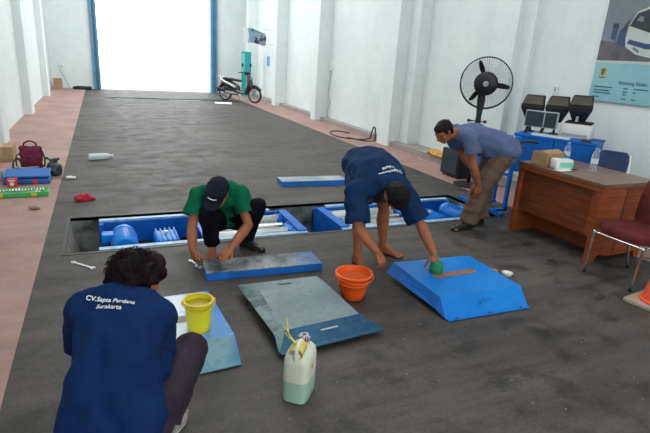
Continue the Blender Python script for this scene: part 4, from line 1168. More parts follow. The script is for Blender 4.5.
# black cabinet on small feet, sack on the plinth
t = thing('loudspeaker', 'black box on small feet beside the right plinth, behind the bending man', 'speaker')
bm = B(); box(bm, (4.86, 5.90, 0.035), (5.17, 6.34, 0.43), 0.015); obj('cabinet', bm, M['blackm'], t)
bm = B(); box(bm, (4.852, 5.94, 0.07), (4.862, 6.30, 0.40), 0.004); obj('grille', bm, M['panelgrey'], t)
bm = B(); box(bm, (4.88, 5.98, 0.43), (5.10, 6.26, 0.445), 0.004); obj('lid', bm, M['lgrey'], t)
for x in (4.89, 5.12):
    for y in (5.94, 6.28):
        bm = B(); cyl(bm, (x, y, 0.006), (x, y, 0.038), 0.02, 10); obj('foot', bm, M['rubber'], t)
settle(t, (5.01, 6.1, 0.006))
o = blob('sack', [[((5.42, 7.35, 0.145), (0.10, 0.12, 0.035)), ((5.50, 7.0, 0.155), (0.14, 0.12, 0.045)), ((5.60, 6.68, 0.15), (0.12, 0.1, 0.04))], [((5.36, 7.15, 0.13), (0.05, 0.2, 0.02)), ((5.6, 6.9, 0.13), (0.1, 0.2, 0.02))]], 0.012, M['sack'], wr=0.030, wf=16, smooth=1)
tag(settle_mesh(o, (5.5, 7.0, 0.11)), 'crumpled ochre yellow sack lying on the plinth by the wall', 'sack')
bm = B(); tube(bm, curve_pts([(5.44, 7.56, 0.118), (5.26, 7.50, 0.02), (5.17, 7.3, 0.012), (5.22, 6.8, 0.012)], 6), 0.009, 8)
tag(settle_mesh(obj('hose', bm, M['lgrey'], smooth=True), (5.3, 7.3, 0)), 'thin grey hose hanging over the plinth edge by the ochre sack', 'hose')

# ------------------------------------------------------------------ wall poster
PX = 5.735
t = thing('wall_poster', 'large poster of a minibus above a cyan text panel on the right wall', 'poster')
def pp(bm, pts, k, mi=0):
    """pts in poster coordinates: u to the right (towards the camera), v up, from the poster's lower left"""
    n = len(pts); x = PX - 0.012 - 0.0012 * k
    prism(bm, [(x, 4.63 - u, 1.345 + v) for u, v in pts], (0.001, 0, 0), mi)
PW, PH = 1.75, 1.55
bm = B(); box(bm, (PX - 0.012, 4.63 - PW, 1.345), (PX + 0.012, 4.63, 1.345 + PH)); obj('board', bm, M['postframe'], t)
bm = B(); pp(bm, [(0, 0), (PW, 0), (PW, 0.47), (0, 0.47)], 1); cp = obj('text_panel', bm, M['postcyan'], t)
bm = B(); pp(bm, [(0, 0.455), (PW, 0.455), (PW, 0.485), (0, 0.485)], 2); obj('white_band', bm, M['postwhite'], t)
bm = B(); pp(bm, [(0, 0.485), (PW, 0.485), (PW, 0.62), (0.5, 0.66), (0, 0.72)], 1); obj('pictured_ground', bm, M['postfloor'], t)
bm = B(); pp(bm, [(0.13, 0.74), (0.20, 0.71), (0.20, 0.87), (0.13, 0.88)], 2); pp(bm, [(0.22, 0.68), (0.34, 0.63), (0.345, 0.80), (0.30, 0.90), (0.23, 0.82)], 2); obj('pictured_machines', bm, M['postblue'], t)
bm = B(); pp(bm, [(0.125, 0.86), (0.205, 0.86), (0.20, 0.91), (0.13, 0.91)], 3); pp(bm, [(0.25, 0.80), (0.30, 0.84), (0.345, 0.96), (0.29, 0.90)], 3); obj('pictured_dark_parts', bm, M['postdark'], t)
# the bus
bm = B(); pp(bm, [(0.328, 0.74), (0.348, 0.644), (0.50, 0.56), (0.668, 0.528), (1.30, 0.50), (1.30, 1.10), (0.534, 1.075), (0.41, 1.03), (0.36, 0.93), (0.332, 0.83)], 4); obj('pictured_bus', bm, M['postwhite'], t)
bm = B(); pp(bm, [(0.350, 0.875), (0.60, 0.80), (1.25, 0.79), (1.25, 1.05), (0.54, 1.05), (0.415, 1.01), (0.37, 0.93)], 5); obj('pictured_windscreen', bm, M['postdark'], t)
bm = B(); pp(bm, [(0.376, 0.728), (0.598, 0.679), (1.25, 0.67), (1.25, 0.61), (0.601, 0.620), (0.361, 0.682)], 5); obj('pictured_stripe', bm, M['postnavy'], t)
bm = B(); pp(bm, [(0.44, 0.625), (0.53, 0.575), (0.54, 0.60), (0.46, 0.645)], 6); obj('pictured_headlamp', bm, M['postframe'], t)
bm = B(); pp(bm, [(0.42, 0.93), (0.50, 0.915), (0.50, 0.97), (0.45, 0.985)], 6); obj('pictured_dashboard', bm, M['postframe'], t)
# crest
bm = B(); pp(bm, [(0.13 + 0.055 * math.cos(a), 0.345 + 0.075 * math.sin(a)) for a in [2 * PI * k / 20 for k in range(20)]], 3); ce = obj('crest', bm, M['gold'], t)
bm = B(); pp(bm, [(0.10, 0.39), (0.16, 0.39), (0.155, 0.33), (0.13, 0.30), (0.105, 0.33)], 4); pp(bm, [(0.085, 0.29), (0.175, 0.29), (0.16, 0.275), (0.10, 0.275)], 4); obj('crest_shield', bm, M['ink'], ce)
project_text('Ambang Batas', 0.062, (PX - 0.0165, 4.63 - 0.55, 1.345 + 0.235), (0, -1, 0), (0, 0, 1), None, t, M['ink'], 'heading_lettering', bold=0.006)
for v, runs in ((0.165, ((0.05, 0.30), (0.45, 0.51), (0.58, 0.76), (0.90, 1.12))), (0.125, ((0.05, 0.27), (0.45, 0.51), (0.58, 0.62), (0.90, 1.10))), (0.095, ((0.05, 0.29), (0.45, 0.50), (0.90, 0.98))), (0.045, ((0.05, 0.15), (0.45, 0.51), (0.58, 0.63), (0.90, 1.10)))):
    for a, b in runs:
        bm = B(); pp(bm, [(a, v), (b, v), (b, v + 0.014), (a, v + 0.014)], 3); obj('fine_print', bm, M['ink'], t)
settle(t, (PX, 4.63 - PW / 2, 1.345))
t = thing('light_switch', 'small cream light switch on the right wall above the lamps', 'switch', (5.742, 5.19, 1.43))
bm = B(); box(bm, (-0.008, -0.04, -0.055), (0.008, 0.04, 0.055), 0.003); obj('switch_plate', bm, M['paper'], t)
bm = B(); box(bm, (-0.013, -0.018, -0.028), (-0.006, 0.018, 0.028), 0.002); obj('rocker', bm, M['lgrey'], t)

# ------------------------------------------------------------------ small things on the right wall further off
t = thing('power_outlet', 'white outlet with a dangling cable on the wall by the second pilaster', 'outlet', (5.606, 12.44, 1.35))
bm = B(); box(bm, (-0.012, -0.05, -0.05), (0.012, 0.05, 0.05), 0.004); obj('outlet_plate', bm, M['white'], t)
bm = B(); box(bm, (-0.05, -0.03, -0.03), (-0.01, 0.03, 0.03), 0.006); obj('plug', bm, M['white'], t)
bm = B(); tube(bm, curve_pts([(-0.03, 0.0, -0.02), (-0.02, 0.02, -0.3), (-0.03, 0.07, -0.6), (-0.02, -0.03, -0.85), (-0.02, 0.06, -1.1), (-0.02, 0.02, -1.24)], 6), 0.010, 6); obj('cable', bm, M['lgrey'], t)
bm = B(); pts = curve_pts([(5.36, 9.60, 0.012), (5.1, 9.45, 0.014), (4.78, 9.6, 0.014), (4.66, 10.0, 0.014), (4.80, 10.5, 0.014), (5.05, 10.6, 0.014), (5.2, 10.3, 0.014)], 8)
tube(bm, pts, 0.014, 8)
tube(bm, curve_pts([(5.36, 9.60, 0.012), (5.37, 9.55, 0.18), (5.36, 9.48, 0.27), (5.34, 9.38, 0.26), (5.33, 9.33, 0.14), (5.3, 9.3, 0.014), (5.05, 9.25, 0.014), (4.85, 9.7, 0.014)], 6), 0.016, 8)
tag(settle_mesh(obj('hose', bm, M['rubber'], smooth=True), (5.2, 9.8, 0)), 'black hose looped on the paving and over the plinth by the right wall', 'hose')
t = thing('leaning_banner', 'teal upright banner leaning in the far corner behind the scooter', 'banner')
bm = B(); box(bm, (4.86, 18.98, 0.05), (5.22, 19.02, 1.66), 0.003); obj('banner_sheet', bm, M['teal'], t)
bm = B(); box(bm, (4.87, 18.972, 0.9), (4.97, 18.98, 1.6), 0.003); obj('banner_print', bm, M['teal_l'], t)
bm = B(); box(bm, (4.84, 18.92, 0.006), (5.25, 19.12, 0.05), 0.005); obj('banner_foot', bm, M['lgrey'], t)
settle(t, (5.05, 19.0, 0.006))
# curled reflective banner fixed high on the wall
t = thing('hanging_banner', 'shiny blue and silver banner curling from the right wall near the gate', 'banner')
bm = B()
rows = []
for j in range(9):
    v = j / 8
    rows.append([V((5.30 - 0.80 * (1 - u) + 0.05 * math.sin(3 * v), 17.6 - 0.6 * (1 - u) * 0.2 + 0.08 * math.sin(u * PI) + 0.05 * math.sin(4 * u + 2 * v), 2.42 - 0.50 * v + 0.05 * math.sin(u * PI * 1.3) - 0.08 * u * (1 - v))) for u in [i / 12 for i in range(13)]])
g = [[bm.verts.new(p) for p in r] for r in rows]
for j in range(8):
    for i in range(12):
        f = bm.faces.new((g[j][i], g[j][i + 1], g[j + 1][i + 1], g[j + 1][i])); f.material_index = 0 if i < 3 else (1 if i < 5 else 2)
bmesh.ops.solidify(bm, geom=list(bm.faces), thickness=0.006)
for f in bm.faces: pass
obj('banner_sheet', bm, [M['paper'], mat('sky_blue_print', (0.30, 0.45, 0.58), 0.4), mat('deep_blue_print', (0.035, 0.06, 0.10), 0.35, col2=(0.35, 0.42, 0.48), vscale=5.5, contrast=(0.50, 0.56))], t, smooth=60)
bm = B(); tube(bm, [(5.28, 17.6, 2.42), (5.63, 17.6, 2.42)], 0.012, 8); tube(bm, [(5.28, 17.62, 1.95), (5.63, 17.62, 1.95)], 0.012, 8); obj('bracket', bm, M['lgrey'], t)
settle(t, (5.5, 17.6, 1.9))
bm = B(); box(bm, (5.605, 17.95, 1.22), (5.62, 18.25, 1.55), 0.002)
tag(settle_mesh(obj('wall_notice', bm, M['bluelabel']), (5.615, 18.1, 1.2)), 'small blue notice on the right wall beside the teal banner', 'notice')
for z_, s in ((1.63, 0.09), (1.93, 0.05)):
    bm = B(); box(bm, (5.59, 17.35 - s, z_), (5.62, 17.35 + s, z_ + 2 * s), 0.004)
    tag(settle_mesh(obj('switch_box', bm, M['lgrey']), (5.605, 17.35, z_)), 'dark switch box on the wall right of the silver banner' if s > 0.06 else 'tiny upper switch box on the wall right of the silver banner', 'switch')

# far left corner
t = thing('cardboard_box', 'small brown carton in the far left corner by the gate wall', 'box', (-1.40, 20.35, 0.006))
bm = B(); box(bm, (-0.13, -0.12, 0), (0.13, 0.12, 0.34), 0.005); obj('box_body', bm, M['cardboard'], t)
bm = B(); box(bm, (-0.13, -0.121, 0.33), (0.13, 0.121, 0.345)); obj('flap', bm, M['cardboard'], t)
bm = B(); tube(bm, curve_pts([(-1.36, 20.4, 0.75), (-1.25, 20.40, 0.80), (-1.22, 20.45, 0.72), (-1.3, 20.5, 0.66), (-1.12, 20.5, 0.25), (-1.02, 20.45, 0.01)], 6), 0.014, 8)
tag(settle_mesh(obj('bent_rod', bm, M['lgrey'], smooth=True), (-1.1, 20.45, 0)), 'bent grey rod leaning in the far left corner', 'rod')
o = blob('dark_cloth', [[((-0.78, 20.3, 0.035), (0.16, 0.1, 0.04)), ((-0.45, 20.25, 0.06), (0.12, 0.1, 0.07))]], 0.015, M['blackm'], wr=0.05, wf=9, smooth=1)
tag(settle_mesh(o, (-0.6, 20.3, 0)), 'dark cloth heap at the foot of the left gate post', 'cloth')
bm = B(); prism(bm, [(3.35, 16.35, 0.004), (3.85, 16.25, 0.004), (3.95, 16.75, 0.004), (3.4, 16.8, 0.004)], (0, 0, 0.01))
tag(settle_mesh(obj('floor_sheet', bm, M['paper']), (3.6, 16.5, 0)), 'white sheet of card lying on the floor by the scooter', 'sheet')
bm = B(); tube(bm, curve_pts([(0.1, 17.3, 0.012), (1.2, 17.42, 0.012), (2.6, 17.36, 0.012), (3.9, 17.5, 0.012), (4.25, 17.1, 0.012)], 8), 0.012, 6)
tag(settle_mesh(obj('floor_cable', bm, M['rubber']), (2.2, 17.4, 0)), 'dark cable lying across the floor inside the gate', 'cable')

# ------------------------------------------------------------------ scooter
t = thing('motor_scooter', 'dark scooter with a pale seat trim parked by the right gate post', 'scooter', (4.36, 17.25, 0), math.radians(-45))
def wheel(c, r, name='wheel'):
    bm = B(); lathe(bm, [(r - 0.055, -0.03), (r - 0.02, -0.045), (r, -0.02), (r, 0.02), (r - 0.02, 0.045), (r - 0.055, 0.03)], c, 32, (0, 1, 0), close=True); w = obj(name, bm, M['rubber'], t, smooth=50)
    bm = B(); lathe(bm, [(r - 0.07, -0.025), (r - 0.052, -0.03), (r - 0.052, 0.03), (r - 0.07, 0.025)], c, 32, (0, 1, 0), close=True)
    for k in range(5):
        a = 2 * PI * k / 5; u = V((math.cos(a), 0, math.sin(a)))
        cyl(bm, V(c), V(c) + u * (r - 0.06), 0.014, 6)
    lathe(bm, [(0, -0.05), (0.05, -0.05), (0.05, 0.05), (0, 0.05)], c, 16, (0, 1, 0))
    obj('rim', bm, M['lgrey'], w, smooth=40)
wheel((0.62, 0, 0.27), 0.27); wheel((-0.60, 0, 0.27), 0.27)
def hb(name, chains, m, vox=0.012, sm=3): return blob(name, chains, vox, m, t, smooth=sm)
hb('body_shell', [[((-0.72, 0, 0.66), (0.10, 0.06, 0.05)), ((-0.45, 0, 0.58), (0.2, 0.13, 0.12)), ((-0.12, 0, 0.45), (0.14, 0.13, 0.12))],
                  [((-0.12, 0, 0.36), (0.12, 0.13, 0.06)), ((0.22, 0, 0.30), (0.10, 0.15, 0.05))],
                  [((-0.6, 0.04, 0.42), (0.12, 0.07, 0.10)), ((-0.2, 0.03, 0.33), (0.15, 0.09, 0.09))]], mat('scooter_dark_paint', (0.03, 0.03, 0.035), 0.3, coat=0.5))
hb('front_shield', [[((0.30, 0, 0.34), (0.07, 0.16, 0.10)), ((0.42, 0, 0.62), (0.07, 0.19, 0.14)), ((0.36, 0, 0.86), (0.06, 0.13, 0.08))], [((0.46, 0, 0.56), (0.10, 0.10, 0.10)), ((0.40, 0, 0.80), (0.08, 0.08, 0.06))]], mat('scooter_shield_paint', (0.025, 0.026, 0.03), 0.3, coat=0.5))
hb('handlebar_cover', [[((0.28, 0, 0.97), (0.09, 0.13, 0.06)), ((0.36, 0, 0.95), (0.06, 0.09, 0.06))]], M['black'])
hb('seat', [[((-0.66, 0, 0.75), (0.12, 0.10, 0.035)), ((-0.35, 0, 0.73), (0.16, 0.13, 0.045)), ((0.0, 0, 0.70), (0.10, 0.09, 0.04))]], M['rubber'])
bm = B()
for s in (1, -1): tube(bm, curve_pts([(-0.78, s * 0.07, 0.74), (-0.6, s * 0.14, 0.66), (-0.3, s * 0.145, 0.56), (-0.1, s * 0.14, 0.47)], 5), [0.015] + [0.035] * 14 + [0.012], 8)
tube(bm, curve_pts([(-0.6, 0.12, 0.76), (-0.82, 0.10, 0.80), (-0.86, 0, 0.81), (-0.82, -0.10, 0.80), (-0.6, -0.12, 0.76)], 5), 0.014, 8)
obj('side_trim', bm, M['whitesteel'], t, True)
hb('front_mudguard', [[((0.40, 0, 0.46), (0.05, 0.06, 0.03)), ((0.62, 0, 0.57), (0.10, 0.07, 0.03)), ((0.84, 0, 0.46), (0.04, 0.055, 0.03))]], M['black'], 0.01)
bm = B(); 
for s in (1, -1): cyl(bm, (0.62, s * 0.07, 0.27), (0.36, s * 0.06, 0.90), 0.022, 8)
box(bm, (0.33, -0.08, 0.86), (0.40, 0.08, 0.92), 0.01)
obj('fork', bm, M['lgrey'], t, True)
bm = B(); tube(bm, curve_pts([(0.20, -0.36, 0.99), (0.28, -0.22, 1.0), (0.32, 0, 0.98), (0.28, 0.22, 1.0), (0.20, 0.36, 0.99)], 5), 0.014, 8)
for s in (1, -1): cyl(bm, (0.21, s * 0.25, 1.0), (0.18, s * 0.38, 0.985), 0.02, 8)
obj('handlebar', bm, M['black'], t, True)
for s in (1, -1):
    bm = B(); tube(bm, curve_pts([(0.29, s * 0.20, 1.0), (0.30, s * 0.24, 1.10), (0.27, s * 0.28, 1.18)], 4), 0.008, 6)
    lathe(bm, [(0, 0.0), (0.05, 0.0), (0.065, 0.012), (0.06, 0.03), (0, 0.04)], (0.25, s * 0.28, 1.23), 20, (1, 0, 0)); obj('mirror', bm, M['black'], t, smooth=50)
bm = B(); lathe(bm, [(0, 0.06), (0.05, 0.05), (0.075, 0.02), (0.08, 0), (0, 0)], (0.45, 0, 0.78), 20, (1, 0, 0.2)); obj('headlight', bm, M['clear'], t, smooth=50)
bm = B(); lathe(bm, [(0, 0), (0.03, 0), (0.05, 0.03), (0.055, 0.30), (0.035, 0.36), (0, 0.36)], (-0.88, -0.15, 0.42), 20, (1, 0, -0.25)); obj('exhaust', bm, M['black'], t, smooth=50)
bm = B(); box(bm, (-0.80, -0.05, 0.52), (-0.76, 0.05, 0.60), 0.01); obj('tail_light', bm, M['red'], t)
hb('rear_mudguard', [[((-0.70, 0, 0.56), (0.08, 0.06, 0.03)), ((-0.88, 0, 0.42), (0.03, 0.06, 0.03)), ((-0.93, 0, 0.30), (0.012, 0.05, 0.03))]], M['black'], 0.01)
hb('engine', [[((-0.5, 0.02, 0.28), (0.14, 0.09, 0.07)), ((-0.15, 0, 0.27), (0.10, 0.10, 0.07))]], M['lgrey'], 0.012)
bm = B(); cyl(bm, (-0.18, 0.10, 0.26), (-0.14, 0.26, 0.01), 0.012, 8); obj('kickstand', bm, M['lgrey'], t)
t.scale = (0.95, 0.95, 1.0)

# ------------------------------------------------------------------ left strip: tool cases, bags, carton
zt = 0.006
t = thing('cardboard_box', 'brown carton at the left edge behind the maroon bag', 'box', (-1.33, 8.05, zt))
bm = B(); box(bm, (-0.15, -0.16, 0), (0.15, 0.16, 0.20), 0.005); obj('box_body', bm, M['cardboard'], t)
bm = B(); box(bm, (-0.025, -0.161, 0.05), (0.025, 0.161, 0.202)); obj('tape', bm, mat('tan_tape', (0.45, 0.31, 0.18), 0.5), t)
# open green socket case
t = thing('tool_case', 'open green socket set case, nearest of the tools on the pink paving', 'tool case', (-0.855, 6.10, zt), math.radians(2))
bm = B(); box(bm, (-0.30, -0.11, 0), (0.24, 0.11, 0.035), 0.01)
box(bm, (-0.30, -0.11, 0.035), (0.24, -0.095, 0.05), 0.004); box(bm, (-0.30, 0.095, 0.035), (0.24, 0.11, 0.05), 0.004); box(bm, (-0.30, -0.11, 0.035), (-0.285, 0.11, 0.05), 0.004); box(bm, (0.225, -0.11, 0.035), (0.24, 0.11, 0.05), 0.004)
obj('case_shell', bm, M['toolgreen'], t)
bm = B(); box(bm, (-0.27, -0.035, 0.034), (0.21, 0.085, 0.042), 0.003); obj('tray', bm, M['toolgreen_d'], t)
for k in range(16):
    bm = B(); r = 0.006 + 0.0005 * (k % 8); x = -0.25 + 0.029 * k
    lathe(bm, [(r * 0.6, 0.07), (r, 0.07), (r, 0.0), (r * 0.6, 0.0)], (x, 0.0 - 0.02, 0.042 + r), 10, (0, 1, 0), close=True); obj('socket', bm, M['steel'], t)
bm = B(); cyl(bm, (-0.23, -0.06, 0.043), (0.12, -0.055, 0.043), 0.007, 8); cyl(bm, (0.12, -0.055, 0.046), (0.16, -0.054, 0.046), 0.016, 10); obj('ratchet', bm, M['steel'], t)
for x in (-0.21, 0.10):
    bm = B(); box(bm, (x - 0.025, -0.125, 0.005), (x + 0.025, -0.105, 0.042), 0.005); obj('latch', bm, M['yellow_d'], t)
# blue case, ajar
t = thing('tool_case', 'blue plastic tool case with a red badge, behind the green socket case', 'tool case', (-0.875, 6.69, zt), math.radians(0))
bm = B(); box(bm, (-0.24, -0.13, 0), (0.24, 0.13, 0.06), 0.015); obj('case_shell', bm, M['toolblue'], t)
bm = B(); box(bm, (-0.24, -0.13, 0.06), (0.24, 0.13, 0.085), 0.01, rot=RX(math.radians(9)), piv=(0, 0.13, 0.06)); obj('lid', bm, M['toolblue'], t)
for v in t.children[-1].data.vertices: v.co.z += 0.055
bm = B(); box(bm, (-0.22, -0.11, 0.058), (0.22, 0.11, 0.066)); obj('tray', bm, M['toolblue_d'], t)
bm = B(); lathe(bm, [(0, 0), (0.028, 0), (0.028, 0.006), (0, 0.006)], (0.085, -0.129, 0.035), 16, (0, -1, 0)); obj('badge', bm, M['red'], t)
bm = B(); tube(bm, curve_pts([(-0.08, -0.13, 0.03), (-0.08, -0.165, 0.03), (0.02, -0.165, 0.03), (0.02, -0.13, 0.03)], 4), 0.008, 8); obj('handle', bm, M['toolblue_d'], t)
t = thing('red_box', 'red and white carton standing at the left end of the blue tool case', 'box', (-1.01, 6.47, zt), 0.0)
t.scale = (0.75, 0.9, 0.8)
bm = B(); box(bm, (-0.065, -0.035, 0), (0.065, 0.035, 0.125), 0.004); obj('box_body', bm, M['red'], t)
bm = B(); lathe(bm, [(0, 0), (0.03, 0), (0.03, 0.002), (0, 0.002)], (0, -0.035, 0.05), 14, (0, -1, 0)); box(bm, (-0.045, -0.037, 0.09), (0.045, -0.034, 0.11)); obj('printed_badge', bm, M['white'], t)
# maroon bag
t = thing('handbag', 'maroon bag with a raised handle on the pink paving', 'bag', (-0.90, 7.36, zt))
o = blob('bag_body', [[((0, 0, 0.035), (0.13, 0.07, 0.035)), ((0, 0, 0.15), (0.135, 0.065, 0.05)), ((0, 0, 0.26), (0.125, 0.045, 0.04))], [((-0.10, 0, 0.28), 0.03), ((0.10, 0, 0.28), 0.03)]], 0.008, M['bag'], t, wr=0.012, wf=22, smooth=3)
bm = B(); tube(bm, curve_pts([(-0.07, 0, 0.28), (-0.065, 0, 0.345), (0, 0, 0.375), (0.065, 0, 0.345), (0.07, 0, 0.28)], 6), 0.011, 8); obj('handle', bm, M['bag'], t, True)
bm = B(); box(bm, (-0.085, -0.085, 0.05), (0.085, -0.05, 0.16), 0.015); obj('pocket', bm, M['bag'], t, smooth=40)
bm = B(); tube(bm, curve_pts([(0.125, 0, 0.26), (0.155, -0.03, 0.15), (0.145, -0.06, 0.05), (0.11, -0.08, 0.10)], 6), 0.010, 8); tube(bm, curve_pts([(-0.125, 0, 0.22), (-0.165, -0.03, 0.17), (-0.165, -0.05, 0.06), (-0.13, -0.06, 0.012)], 6), 0.008, 8); obj('strap', bm, M['blackm'], t, True)
# coil
bm = B()
for k in range(4): tube(bm, [V((-1.04 + 0.004 * k + 0.048 * math.cos(a), 7.13 + 0.045 * math.sin(a), 0.10 + 0.085 * math.sin(a) + 0.004 * k)) for a in [2 * PI * j / 24 for j in range(24)]], 0.006, 6, closed=True)
tag(settle_mesh(obj('cable_coil', bm, M['rubber'], smooth=True), (-1.04, 7.1, zt)), 'black cable coil standing left of the maroon bag', 'cable')
# black plastic bag
o = blob('plastic_bag', [[((-0.62, 6.98, 0.05), (0.085, 0.08, 0.05)), ((-0.62, 6.98, 0.13), (0.08, 0.06, 0.05)), ((-0.63, 7.0, 0.19), (0.03, 0.03, 0.02))], [((-0.63, 6.99, 0.19), 0.02), ((-0.69, 7.0, 0.225), 0.014)], [((-0.62, 6.99, 0.19), 0.02), ((-0.56, 7.0, 0.215), 0.014)]], 0.008, M['bbag'], wr=0.022, wf=17, smooth=2, seed=4)
tag(settle_mesh(o, (-0.62, 6.98, 0)), 'crumpled black plastic bag right of the blue tool case', 'bag')
t = thing('brush', 'pale handled brush lying by the black plastic bag', 'brush', (-0.52, 6.80, zt), math.radians(-6))
bm = B(); tube(bm, curve_pts([(-0.16, 0, 0.012), (0, 0.004, 0.014), (0.05, 0, 0.016)], 5), [0.007] * 10 + [0.011], 8); obj('handle', bm, M['cardboard'], t, True)
bm = B(); box(bm, (0.045, -0.03, 0.004), (0.11, 0.03, 0.026), 0.004); obj('ferrule', bm, M['paper'], t)
bm = B(); box(bm, (0.105, -0.028, 0.0), (0.15, 0.028, 0.020), 0.005); obj('bristles', bm, M['white'], t)
# stacked bits at the very left edge
for k, (x, y, h, c, lb) in enumerate(((-1.20, 6.55, 0.19, 'white', 'white spray can at the left edge beside the red carton'), (-1.235, 6.43, 0.14, 'yellow_d', 'yellow spray can at the left edge in front of the white can'), (-1.17, 6.78, 0.17, 'lgrey', 'grey spray can at the left edge behind the white can'))):
    t = thing('spray_can', lb, 'can', (x, y, zt), group='cans at the left edge')
    bm = B(); lathe(bm, [(0, 0), (0.028, 0), (0.030, 0.005), (0.030, h * 0.8), (0.018, h * 0.88), (0, h * 0.88)], seg=20); obj('can_body', bm, M[c], t, smooth=40)
    bm = B(); lathe(bm, [(0, h), (0.014, h), (0.017, h * 0.97), (0.017, h * 0.86), (0, h * 0.86)], seg=14); obj('cap', bm, M['red'], t, smooth=40)
t = thing('tool_tray', 'dark tray of loose tools between the maroon bag and blue case', 'tray', (-0.93, 7.02, zt))
bm = B(); box(bm, (-0.15, -0.06, 0), (0.15, 0.06, 0.09), 0.01); obj('tray_body', bm, M['toolblue_d'], t)
bm = B(); cyl(bm, (-0.12, 0.02, 0.10), (0.08, -0.02, 0.105), 0.012, 8); cyl(bm, (-0.05, -0.03, 0.10), (0.13, 0.03, 0.10), 0.010, 8); obj('loose_tools', bm, M['lgrey'], t)

o = blob('red_rag', [[((-0.31, 5.77, 0.020), (0.045, 0.05, 0.022)), ((-0.23, 5.80, 0.030), (0.05, 0.045, 0.035))], [((-0.24, 5.80, 0.015), (0.035, 0.04, 0.018)), ((-0.17, 5.79, 0.012), (0.02, 0.02, 0.012))]], 0.006, M['redcloth'], wr=0.022, wf=24, smooth=1)
tag(settle_mesh(o, (-0.24, 5.79, 0)), 'crumpled red rag on the concrete left of the pit', 'rag')
o = blob('stone', [[((-0.72, 5.53, 0.03), (0.035, 0.028, 0.022)), ((-0.67, 5.52, 0.028), (0.022, 0.028, 0.02))]], 0.005, M['stone'], wr=0.006, wf=40, smooth=2)
tag(settle_mesh(o, (-0.7, 5.53, 0.006)), 'small tan stone lying alone on the pink paving', 'stone')

def wrench(label, a, b, z=0.0, parent=None):
    a, b = V((*a, 0)), V((*b, 0)); L = (b - a).length; ang = math.atan2(b.y - a.y, b.x - a.x)
    t = thing('wrench', label, 'wrench', (a.x, a.y, z), ang)
    bm = B(); prism(bm, [(0.02, -0.007, 0.002), (L - 0.02, -0.007, 0.002), (L - 0.02, 0.007, 0.002), (0.02, 0.007, 0.002)], (0, 0, 0.006)); obj('shank', bm, M['whitesteel'], t)
    bm = B()
    def jaw(x0, s):
        pts = [(x0 + s * 0.022 * math.cos(a_), 0.019 * math.sin(a_), 0.0) for a_ in [math.radians(q) for q in (35, 70, 110, 150, 180, 210, 250, 290, 325)]]
        pts += [(x0 + s * 0.004, -0.007, 0.0), (x0 - s * 0.004, 0.0, 0.0), (x0 + s * 0.004, 0.007, 0.0)]
        prism(bm, pts, (0, 0, 0.009))
    jaw(L - 0.012, 1); obj('open_jaw', bm, M['whitesteel'], t)
    bm = B(); lathe(bm, [(0.009, 0), (0.017, 0), (0.017, 0.009), (0.009, 0.009)], (0.010, 0, 0), 20, close=True); obj('ring_end', bm, M['whitesteel'], t)
    return t
wrench('white steel wrench lying on the floor below the left end of the pit', (-0.30, 4.03), (-0.145, 3.86))
wrench('short white wrench on the floor by the hand of the man in a cap', (0.57, 3.83), (0.63, 3.66))
# scrubber, soap dish and strip by the bright blue plate
t = thing('scrubber', 'green scouring sponge held on the bright blue plate', 'scrubber', (2.275, 2.845, 0.127), 0.3)
bm = B(); lathe(bm, [(0, 0), (0.046, 0), (0.052, 0.012), (0.050, 0.07), (0.042, 0.085), (0, 0.088)], seg=24); obj('sponge', bm, M['green_scrub'], t, smooth=40)
bm = B(); lathe(bm, [(0.052, 0.03), (0.0535, 0.034), (0.0535, 0.042), (0.052, 0.046)], seg=24, close=True); obj('band', bm, M['toolgreen_d'], t, smooth=40)
t = thing('soap_dish', 'small white soap dish right of the bright blue plate', 'dish', (3.03, 2.86, 0), math.radians(-30))
bm = B(); lathe(bm, [(0, 0.0), (0.036, 0.0), (0.046, 0.022), (0.043, 0.022), (0.034, 0.005), (0, 0.005)], seg=24); obj('dish', bm, M['white'], t, smooth=40)
bm = B(); box(bm, (-0.03, -0.018, 0.005), (0.03, 0.018, 0.032), 0.01); obj('soap', bm, M['paper'], t, smooth=40)
bm = B(); prism(bm, [(2.82, 3.03, 0.0), (2.86, 3.07, 0.0), (3.01, 2.96, 0.0), (2.98, 2.92, 0.0)], (0, 0, 0.012))
tag(settle_mesh(obj('putty_knife', bm, M['cardboard']), (2.92, 3.0, 0)), 'flat tan wooden strip on the floor behind the soap dish', 'strip')
# chips and grit on the concrete (uncountable)
bm = B(); rnd = random.Random(11)
for k in range(420):
    x, y = rnd.uniform(-0.45, 4.5), rnd.uniform(1.3, 9) if k % 3 else rnd.uniform(1.3, 4.1)
    if PX0 - .1 < x < PX1 + .1 and PY0 - .1 < y < PY1 + .1: continue
    s = rnd.uniform(0.0015, 0.0045)
    if (x < 3.1 and 2.2 < y < 4.2) or (x > 3.5 and y < 4.6) or (0.6 < x < 1.05 and 1.8 < y < 2.2) or x < 0.45 and y < 2.3: continue
    r = bmesh.ops.create_icosphere(bm, subdivisions=1, radius=s)
    for v in r['verts']: v.co = V((v.co.x * rnd.uniform(0.7, 1.6) + x, v.co.y + y, v.co.z * 0.5 + s * 0.4))
tag(obj('floor_grit', bm, M['dust']), 'pale grit scattered over the concrete floor', 'grit', kind='stuff')

# ------------------------------------------------------------------ the four people
def mirror_label(): pass

